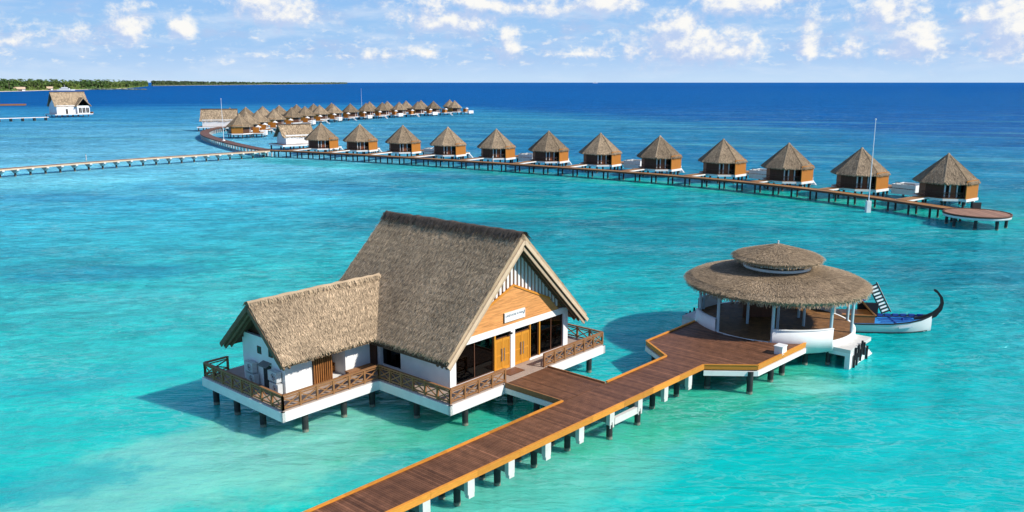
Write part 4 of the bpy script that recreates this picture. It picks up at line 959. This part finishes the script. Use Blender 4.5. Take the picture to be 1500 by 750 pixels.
for i, P in enumerate(FP):
    tg = (FP[min(11, i + 1)] - FP[max(0, i - 1)]); a = rot_of(tg)
    proto = VA if (i % 2 == 0 and i >= 2) else VB
    o = proto if proto not in used else copy_tree(proto); used.add(proto)
    o.location = (P.x, P.y, 0); o.rotation_euler = (0, 0, a + random.uniform(-.03, .03))
    # its own entrance bridge to the boardwalk
    ydir = Vector((-math.sin(a), math.cos(a), 0)); best = 12.0
    C = Vector((P.x, P.y, 0)); xdir = Vector((math.cos(a), math.sin(a), 0))
    for q in JS:
        d = Vector((q.x, q.y, 0)) - C
        if abs(d.dot(xdir) + 1.6) < 3.0: best = -d.dot(ydir)
    k_ = i
    o['pending'] = best - 1.2
    o['category'] = 'villa'; o['group'] = 'front row of octagonal thatched villas'
    n_ = ordin[11 - i]
    o['label'] = ('octagonal thatched villa next to the round platform, at the near end of the front row' if i == 11 else 'octagonal thatched villa beside the white gabled house, at the far end of the front row' if i == 0
                  else f'octagonal front row villa, {n_} from the round platform, ' + ('white pool box at right' if proto is VA else 'plain terrace at right'))
for o in [x for x in bpy.data.objects if 'pending' in x.keys()]:
    L = o['pending']; del o['pending']
    MB().box((-2.5, -L, 1.95), (-.5, -4.3, 2.0)).build('entrance_bridge', 'deck_gold', o)
    MB().box((-2.6, -L, 1.75), (-2.51, -4.4, 1.98)).box((-.49, -L, 1.75), (-.40, -4.4, 1.98)).build('bridge_edge', 'white_trim', o)

# back rows of villas
near = [(350, 167.0), (361, 164.3), (377, 162.0), (401, 159.6), (427, 157.2), (446.5, 155.6), (468, 153.9), (488.6, 152.8), (513, 151.8), (536, 150.9), (560, 150.0), (584.7, 149.4), (612, 148.6), (635, 148.0), (666, 147.3)]
far = [(336.7, 158.1), (359.8, 156.8), (384.5, 155.5), (408.8, 154.2), (434.2, 153.0), (459.2, 151.9), (485.6, 150.8), (541.3, 149.0), (567.3, 148.3), (594.7, 147.6), (616.7, 146.9), (658.7, 146.0)]
NP = [at(*q, ZA) for q in near]; FR = [at(*q, ZA) for q in far]
VC = villa(True, -1, True); VD = villa(True, -1, False)
for i, P in enumerate(NP):
    tg = NP[max(0, i - 2)] - NP[min(len(NP) - 1, i + 2)]; proto = (VC, VD)[i % 2]
    o = proto if proto not in used else copy_tree(proto); used.add(proto)
    o.location = (P.x, P.y, 0); o.rotation_euler = (0, 0, rot_of(tg))
    o['category'] = 'villa'; o['group'] = 'lagoon side villas of the back cluster'
    o['label'] = ('largest looking villa of the back cluster, right behind the flagpole by the curved boardwalk' if i == 0 else 'rightmost villa of the back cluster, at the open sea end of the lagoon side line' if i == len(NP) - 1
                  else f'{ordin[i]} villa from the left in the lagoon side line of the back cluster')
for i, P in enumerate(FR):
    tg = FR[min(len(FR) - 1, i + 2)] - FR[max(0, i - 2)]
    o = copy_tree(VB); [bpy.data.objects.remove(c) for c in list(o.children) if c.name.startswith(('entrance_bridge', 'bridge_edge'))]
    o.location = (P.x, P.y, 0); o.rotation_euler = (0, 0, rot_of(tg))
    o['category'] = 'villa'; o['group'] = 'ocean side villas of the back cluster'
    o['label'] = f'{ordin[i]} villa from the left in the hidden ocean side line of the back cluster'
MIDL = [at(x, y, 1.95) for x, y in ((335, 184.5), (352, 180.5), (380, 176), (420, 171), (470, 166.5), (520, 163.5), (580, 161), (650, 158.5))]
walkway('cluster_boardwalk', smooth_path(MIDL, 1), 2.3, 'straight boardwalk running between the two villa lines of the back cluster', 'deck_brown', 'villa_wood', pile_gap=6)
curve = [(393, 219.8), (366, 215.6), (340, 209.5), (317, 203.5), (302, 198.5), (297, 194.5), (302, 190.5), (316, 187), (335, 184.5)]
walkway('curved_boardwalk', smooth_path([at(x, y, 1.95) for x, y in curve], 1), 3.2, 'brown boardwalk curving left past the flagpole towards the back cluster', 'deck_brown', 'villa_wood', pile_gap=3.2, pile_m='concrete')
lb = [(-70, 255), (0, 247.6), (100, 239.6), (200, 232.4), (300, 226), (378, 221.2), (392, 220.3)]
walkway('left_bridge', smooth_path([at(x, y, 1.98) for x, y in lb], 0), 2.4, 'long straight pale bridge on hammerhead concrete piers crossing the lagoon at left', 'deck_brown', 'barge', pile_gap=3.4, pile_kind='tee')
# round platform at the near end of the boardwalk
rp = at(1431, 312, 1.95); RPo = empty('round_platform', (rp.x, rp.y, 0), 0, 'round brown deck with white rim at the near end of the front row', 'platform')
mb = MB()
for i in range(34):
    x = -4.4 + i * .26; hh = math.sqrt(max(.05, 4.44 ** 2 - max(abs(x), abs(x + .24)) ** 2)); mb.box((x, -hh, 1.93), (x + .245, hh, 1.97), float(np.clip(rng.normal(1, .14), .7, 1.35)))
mb.build('deck', 'deck_pale', RPo)
MB().lathe([(4.45, 2.05), (4.62, 2.05), (4.62, 1.80), (4.45, 1.80), (4.45, 2.05)], 48).build('kerb', 'villa_wood', RPo)
MB().lathe([(4.3, 1.93), (4.55, 1.795), (4.55, 1.45), (0.01, 1.45)], 48).build('rim_beam', 'white_trim', RPo)
for a in range(0, 360, 45): add_pile(RPo, 3.9 * math.cos(R(a + 15)), 3.9 * math.sin(R(a + 15)), 1.3, .22)
MB().box((1.6, 4.2, .3), (2.9, 4.5, 2.9)).build('stair_screen', 'pile', RPo)
# flagpoles
def flagpole(name, P, h, label, zb=0.0, block=False):
    o = empty(name, P, 0, label, 'flagpole', 'white flagpoles')
    MB().cyl((0, 0, 0), (0, 0, h), .10, .045, 10).build('pole', 'pole', o)
    MB().lathe([(.01, h + .32), (.12, h + .25), (.15, h + .15), (.1, h + .03), (.01, h)], 10).build('finial', 'white_trim', o)
    if block: MB().box((-.35, -.35, -.9), (.35, .35, 1.9)).build('base', 'white_trim', o)
    else: MB().lathe([(.6, 0), (.5, .6), (.01, .9)], 10).build('base', 'white_trim', o)
p = at(1271, 311, 0); flagpole('flagpole', p, 15.0, 'tall white flagpole standing in the water before the last two front row villas', block=True)
flagpole('flagpole', at(328, 208, 1.5), 14.0, 'white flagpole beside the curved boardwalk at left')
flagpole('flagpole', at(530, 158, 1.9), 14.0, 'thin distant flagpole rising behind the back cluster of villas')

# ------------------------------------------------------------------ gabled houses further away
def gable_house(name, L, Dp, zw, zr, label, dormer=False):
    """ridge along local x, front faces -y"""
    o = empty(name, (0, 0, 0), 0, label, 'house'); z0 = 2.0; ov = 1.0
    MB().box((-L / 2 - 2, -Dp / 2 - 2, 1.5), (L / 2 + 2, Dp / 2 + 2, 1.99)).build('deck_beam', 'white_trim', o)
    MB().box((-L / 2 - 1.9, -Dp / 2 - 1.9, 1.993), (L / 2 + 1.9, Dp / 2 + 1.9, 2.03)).build('terrace', 'deck_brown', o)
    mb = MB(); mb.box((-L / 2, -Dp / 2, 2.03), (L / 2, -Dp / 2 + .25, zw)); mb.box((-L / 2, Dp / 2 - .25, 2.03), (L / 2, Dp / 2, zw))
    for x in (-L / 2, L / 2 - .25): mb.wallpoly_x([(-Dp / 2 + .25, 2.03), (Dp / 2 - .25, 2.03), (Dp / 2 - .25, zw), (0, zw + (zr - zw) * .45), (-Dp / 2 + .25, zw)], x, x + .25)
    mb.build('wall', 'white', o)
    k = (zr - zw + .4) / (Dp / 2); ze = zw - .55; ye = Dp / 2 + .95
    mb = MB(); ye = (zr - ze) / k
    thatch_slope(mb, (-L / 2 - ov, 0, zr), (L / 2 + ov, 0, zr), (-L / 2 - ov, -ye, ze), (L / 2 + ov, -ye, ze), .4, 14, (.4, .8), (.12, .3), 8)
    thatch_slope(mb, (-L / 2 - ov, 0, zr), (L / 2 + ov, 0, zr), (-L / 2 - ov, ye, ze), (L / 2 + ov, ye, ze), .4, 6, (.4, .8), (.12, .3), 6)
    rf = mb.build('roof', 'thatch', o)
    MB().beam((-L / 2 - ov, 0, zr + .05), (L / 2 + ov, 0, zr + .05), .7, .3).build('ridge_cap', 'thatch_dark', rf)
    for x in np.arange(-L / 2 - 1.4, L / 2 + 1.5, 3.2):
        for y in (-Dp / 2 - 1.5, Dp / 2 + 1.5): add_pile(o, x, y, 1.6, .24)
    return o
def place(o, px, py, z, rz): P = at(px, py, z); o.location = (P.x, P.y, 0); o.rotation_euler = (0, 0, rz); return o
g1 = gable_house('gabled_house', 9.0, 7.0, 4.9, 8.0, 'white gabled house with brown thatch at the junction of the boardwalks'); place(g1, 432, 203, 3.5, R(38))
MB().box((-1.2, -3.56, 2.1), (1.2, -3.5, 3.0)).build('door', 'white_trim', g1)
g2 = gable_house('gabled_house', 13.5, 8.0, 5.0, 9.4, 'pale gabled house with wide thatched roof left of the back cluster'); place(g2, 322, 178, 4.0, R(10))
MB().wallpoly([(-.2, 0), (5.0, 0), (4.6, 4.4)], -6.6, -6.3).build('sail_canopy', 'cloth_white', g2).location = (3.5, 0, 1.2)
# far house at left with a dormer gable
FH = gable_house('dormer_house', 18.5, 11, 7.2, 15.2, 'white thatched house with dark glazed dormer gable standing alone at far left'); place(FH, 101, 164, 3.0, R(50))
mb = MB(); mb.wallpoly([(2.2, 2.03), (9.6, 2.03), (9.6, 6.9), (2.2, 6.9)], -7.2, -5.6); mb.build('dormer_wall', 'white', FH)
MB().wallpoly([(2.6, 6.9), (9.2, 6.9), (5.9, 11.0)], -7.25, -7.0).build('dormer_glazing', 'glass', FH); MB().wallpoly([(2.6, 6.9), (9.2, 6.9), (5.9, 11.0)], -6.9, -6.7).build('dormer_backing', 'dark', FH)
mb = MB(); thatch_slope(mb, (5.9, -8.2, 11.9), (5.9, -1, 11.9), (1.3, -8.2, 6.6), (1.3, -3.0, 6.6), .4, 10, (.4, .8), (.15, .3), 8); thatch_slope(mb, (5.9, -8.2, 11.9), (5.9, -1, 11.9), (10.5, -8.2, 6.6), (10.5, -3.0, 6.6), .4, 10, (.4, .8), (.15, .3), 8); mb.build('dormer_roof', 'thatch', FH)
for x in (3.0, 5.2, 7.4): w_ = MB().box((x, -7.26, 2.5), (x + 1.7, -7.21, 5.6)).build('window', 'dark', FH); MB().box((x + .8, -7.30, 2.5), (x + .9, -7.262, 5.6)).build('frame', 'white_trim', w_)
MB().box((-4, -5.56, 2.1), (-2.8, -5.51, 5)).build('door', 'dark', FH)
MB().box((11, -7.4, 2.05), (11.6, 5.0, 3.0)).build('terrace_bench', 'boat_wood', FH)
fl = [at(x, y, 1.95) for x, y in ((-40, 174.6), (0, 173.3), (70, 171.2))]
walkway('far_left_pier', smooth_path(fl, 0), 2.6, 'distant white pier leading from the left to the lone dormer house', 'deck_grey', 'white_trim', pile_gap=6.0, pile_r=.35)
PD = empty('floating_deck', at(-20, 155, 0), R(24), 'flat reddish brown deck floating at the far left edge', 'deck')
MB().box((-24, -6, .9), (31, 6, 1.4)).build('planking', 'villa_door', PD); MB().box((-24.2, -6.2, .1), (31.2, -6.01, 1.45)).box((31.01, -6.0, .1), (31.2, 6.2, 1.45)).build('fascia', 'rail', PD)

# ------------------------------------------------------------------ people
def person(P, rz, label, shirt, trousers):
    V = [(0, 0, .95), (0, .01, 1.18), (0, .0, 1.42), (0, .0, 1.53), (0, .02, 1.62), (0, .02, 1.72),
         (.19, 0, 1.40), (.25, .02, 1.12), (.25, .10, .88), (-.19, 0, 1.40), (-.25, .02, 1.12), (-.24, .10, .88),
         (.10, 0, .90), (.11, .05, .50), (.11, 0, .08), (.11, .12, .04), (-.10, 0, .90), (-.11, -.04, .50), (-.11, -.12, .08), (-.11, 0, .04)]
    E_ = [(0, 1), (1, 2), (2, 3), (3, 4), (4, 5), (2, 6), (6, 7), (7, 8), (2, 9), (9, 10), (10, 11), (0, 12), (12, 13), (13, 14), (14, 15), (0, 16), (16, 17), (17, 18), (18, 19)]
    rad = [.15, .13, .16, .06, .10, .09, .07, .05, .035, .07, .05, .035, .10, .07, .05, .035, .10, .07, .05, .035]
    me = bpy.data.meshes.new('person'); me.from_pydata(V, E_, [])
    o = bpy.data.objects.new('person', me); COL.objects.link(o)
    md = o.modifiers.new('skin', 'SKIN'); 
    for i, r in enumerate(rad): me.skin_vertices[0].data[i].radius = (r, r * .8)
    me.skin_vertices[0].data[0].use_root = True
    sb = o.modifiers.new('sub', 'SUBSURF'); sb.levels = sb.render_levels = 1
    dg = bpy.context.evaluated_depsgraph_get(); m2 = bpy.data.meshes.new_from_object(o.evaluated_get(dg)); o.modifiers.clear(); o.data = m2
    for k in (shirt, trousers, 'skin', 'hair'): m2.materials.append(M[k])
    idx = []
    for p in m2.polygons:
        z = p.center.z; x = abs(p.center.x)
        idx.append(3 if z > 1.72 or (z > 1.6 and p.center.y < -.01) else 2 if z > 1.47 or (x > .2 and z < 1.0 and z > .78) else 0 if z > .92 else 1 if z > .08 else 3)
    m2.polygons.foreach_set('material_index', idx); m2.polygons.foreach_set('use_smooth', [True] * len(idx))
    a = m2.attributes.new('tint', 'FLOAT', 'FACE'); a.data.foreach_set('value', [1.0] * len(idx))
    o.location = P; o.rotation_euler = (0, 0, rz); return tag(o, label, 'person')
person(at(126.5, 235.6, 1.98), R(-60), 'person in white clothes walking along the long left bridge', 'cloth_white', 'cloth_white')
pp = at(722, 238.0, 1.96); person(pp, R(120), 'person in white standing on the boardwalk before the front row villas', 'cloth_white', 'cloth_white')

# ------------------------------------------------------------------ islands
def island(name, pts, depth, label, h=2.0):
    shore = [at(x, y, 0) for x, y in pts]; back = [p + Vector((p.x, p.y, 0)).normalized() * depth for p in shore]
    mb = MB(); n = len(shore); V = []
    for p, q in zip(shore, back):
        d = (q - p).normalized(); V += [tuple(p - d * 25 + Vector((0, 0, -.6))), tuple(p + d * 8 + Vector((0, 0, .8))), tuple(p + d * 60 + Vector((0, 0, h))), tuple(q + Vector((0, 0, h)))]
    mb.raw(V, [(i * 4 + j, (i + 1) * 4 + j, (i + 1) * 4 + j + 1, i * 4 + j + 1) for i in range(n - 1) for j in range(3)], 1, 0, True)
    o = mb.build(name, 'sand'); o['kind'] = 'structure'; return shore
sh1 = island('island_ground', [(-90, 137), (-40, 135.6), (0, 134.4), (40, 133.4), (80, 132.2), (120, 131.6), (150, 131.2), (185, 129.4), (205, 127.6), (217, 126.2)], 500, '')
sh2 = island('far_island_ground', [(224, 125.8), (260, 125.4), (300, 125), (350, 124.4), (400, 123.9), (450, 123.4), (490, 123.0), (508, 122.7)], 700, '')
def frond_crown(mb, c, r, n, sc_t):
    for i in range(n):
        a = 2 * math.pi * i / n + random.uniform(-.25, .25); el_ = random.uniform(-.1, .9); L = r * random.uniform(.8, 1.15); w_ = L * .17
        d = Vector((math.cos(a), math.sin(a), 0)); s_ = Vector((-math.sin(a), math.cos(a), 0)); pts = []
        for t in (0, .35, .7, 1.0):
            z = L * (t * math.sin(el_) - .75 * t * t); pts.append((c + d * L * t * math.cos(el_ * .6) + Vector((0, 0, z)), w_ * (1 - abs(t - .4) * 1.1)))
        V = []
        for p, ww in pts: V += [p - s_ * ww, p + s_ * ww]
        mb.raw(V, [(2 * j, 2 * j + 1, 2 * j + 3, 2 * j + 2) for j in range(3)], sc_t * random.uniform(.7, 1.3))
def palm(h, lean):
    o = empty('palm_tree', (0, 0, 0)); mb = MB(); top = Vector((lean, 0, h)); P = [Vector((lean * t * t, 0, h * t)) for t in (0, .33, .66, 1)]
    for i in range(3): mb.cyl(P[i], P[i + 1], .45 - .08 * i, .37 - .08 * i, 6, cap=False)
    mb.build('trunk', 'trunk', o); c = MB(); frond_crown(c, top, 6.0, 15, 1.0); c.build('crown', 'leaf', o); return o
def shore_pt(sh, t, dep):
    f = t * (len(sh) - 1); i = min(len(sh) - 2, int(f)); p = sh[i].lerp(sh[i + 1], f - i); d = Vector((p.x, p.y, 0)).normalized(); return p + d * dep
protos = [palm(17, 2.5), palm(21, -2), palm(14, 1.5)]; NPALM = 60
for i in range(NPALM):
    o = protos[i] if i < 3 else copy_tree(protos[i % 3]); t = .06 + .90 * (i + .5 * random.random()) / NPALM
    P = shore_pt(sh1, t, random.uniform(28, 90)); o.location = (P.x, P.y, 1.2); o.rotation_euler = (0, 0, random.uniform(0, 6.28)); s_ = random.uniform(.8, 1.15); o.scale = (s_, s_, s_)
    tag(o, 'coconut palm at the beach edge of the wooded island at upper left', 'palm tree', 'palms along the island beach')
def wood(name, sh, n, d0, d1, h0, h1, label, m, t0=0.0, t1=1.0, taper=False, r=6.5):
    mb = MB()
    for i in range(n):
        t = t0 + (t1 - t0) * random.random(); dep = d0 + (d1 - d0) * random.random() ** 1.2; P = shore_pt(sh, t, dep); h = random.uniform(h0, h1) * (.6 + .4 * min(1, (dep - d0) / 120 + .3))
        if taper: h *= max(.35, 1 - t * .6)
        tn = random.uniform(.55, 1.35)
        if random.random() < .55: frond_crown(mb, P + Vector((0, 0, h)), r, 9, tn)
        else:   # leafy broad crown: loose leaf clumps through a dome
            for k in range(26):
                a, e = random.uniform(0, 6.28), random.uniform(-.2, 1.4); rr = r * random.uniform(.35, 1.0); q = P + Vector((rr * math.cos(a) * math.cos(e) * 1.2, rr * math.sin(a) * math.cos(e) * 1.2, h * .72 + rr * math.sin(e) * .7)); s_ = r * random.uniform(.18, .34)
                x = Vector((random.gauss(0, 1), random.gauss(0, 1), random.gauss(0, .5))).normalized(); y = x.cross(Vector((random.gauss(0, 1), random.gauss(0, 1), random.gauss(0, 1)))).normalized()
                mb.raw([q - x * s_ - y * s_, q + x * s_ - y * s_, q + x * s_ * .7 + y * s_, q - x * s_ * .8 + y * s_], [(0, 1, 2, 3)], tn * random.uniform(.75, 1.25))
        mb.cyl(P, P + Vector((0, 0, h * .8)), .8, .6, 5, .5, cap=False)
    for i in range(n * 2):   # understorey through the depth of the wood
        P = shore_pt(sh, t0 + (t1 - t0) * random.random(), d0 - 6 + (d1 - d0) * random.random()); e = r * random.uniform(.5, .9); hh = random.uniform(1, .55 * h0)
        x = Vector((random.gauss(0, 1), random.gauss(0, 1), random.gauss(0, .6))).normalized(); y = x.cross(Vector((random.gauss(0, 1), random.gauss(0, 1), random.gauss(0, 1)))).normalized(); q = P + Vector((0, 0, hh))
        for y in (y, x.cross(y)): mb.raw([q - x * e - y * e, q + x * e - y * e * .8, q + x * e * .7 + y * e, q - x * e * .8 + y * e], [(0, 1, 2, 3)], random.uniform(.5, 1.2))
    for i in range(n):   # undergrowth along the shore
        P = shore_pt(sh, t0 + (t1 - t0) * random.random(), d0 - 14 + random.random() * 30); s_ = random.uniform(1.5, 3.2) * r / 6.5
        for k in range(7):
            q = P + Vector((random.uniform(-s_, s_) * 1.6, random.uniform(-s_, s_), random.uniform(.2, s_ * 1.6))); x = Vector((random.gauss(0, 1), random.gauss(0, 1), random.gauss(0, 1))).normalized(); y = x.orthogonal().normalized(); e = s_ * .55
            mb.raw([q - x * e - y * e, q + x * e - y * e, q + x * e * .7 + y * e, q - x * e * .8 + y * e], [(0, 1, 2, 3)], random.uniform(.7, 1.5))
    o = mb.build(name, m); return tag(o, label, 'woodland', None, 'stuff')
wood('island_woodland', sh1, 900, 40, 260, 19, 30, 'dense palm and broadleaf wood covering the island at upper left', 'leaf', 0, .99)
wood('far_island_woodland', sh2, 700, 30, 300, 22, 32, 'low distant wood on the thin island along the horizon', 'leaf_far', 0, 1.0, True, 12)
sp = at(165, 131.4, 0); mb = MB()
for i in range(60): 
    t = i / 59; P = Vector((-95 + 190 * t, random.uniform(-9, 9), random.uniform(0, 2.2) * math.sin(math.pi * t) + .3)); s_ = random.uniform(3, 7)
    mb.lathe([(.01, P.z + s_ * .45), (s_ * .7, P.z + s_ * .3), (s_, P.z - .5)], 7, random.uniform(.6, 1.4), c=(P.x, P.y), smooth=False)
o = mb.build('rock_spit', 'rock', None, sp); o.rotation_euler = (0, 0, R(5)); o['kind'] = 'structure'
def beach_house(P, rz, w_, label):
    o = empty('beach_house', P, rz, label, 'house'); MB().box((-w_ / 2, -5, 0), (w_ / 2, 5, 5)).build('wall', 'white', o)
    MB().wallpoly_x([(-6.5, 4.9), (6.5, 4.9), (0, 10)], -w_ / 2 - 1, w_ / 2 + 1).build('roof', 'barge', o); MB().box((-w_ / 4, -5.1, .5), (w_ / 4, -5.02, 3.8)).build('window', 'dark', o)
beach_house(shore_pt(sh1, .30, 22), R(25), 24, 'low white beach house under the palms, left of the other one')
beach_house(shore_pt(sh1, .42, 22), R(25), 18, 'small white beach house under the palms, nearer the moored white ship')
def ship(P, rz, L, label):
    o = empty('white_ship', P, rz, label, 'ship'); h = L * .07
    mb = MB(); mb.prism([(-L / 2, -L * .1), (L * .3, -L * .1), (L / 2, 0), (L * .3, L * .1), (-L / 2, L * .1)], -.5, h); mb.build('hull', 'hull', o)
    MB().box((-L * .35, -L * .08, h), (L * .2, L * .08, h * 2)).box((-L * .25, -L * .07, h * 2), (L * .08, L * .07, h * 2.9)).build('superstructure', 'hull', o)
    MB().box((-L * .33, -L * .083, h * 1.3), (L * .18, L * .083, h * 1.6)).build('window_band', 'dark', o)
    MB().cyl((-L * .05, 0, h * 2.9), (-L * .09, 0, h * 5.2), L * .012, L * .005, 6).build('mast', 'hull', o)
ship(at(97, 132.6, 0), R(15), 42, 'white motor yacht moored off the island beach')
ship(at(872, 121.8, 0), R(0), 120, 'tiny white ship on the open horizon')

for o_ in bpy.data.objects:
    if o_.type == 'MESH' and 'tint' not in o_.data.attributes: pass
bpy.context.view_layer.update()
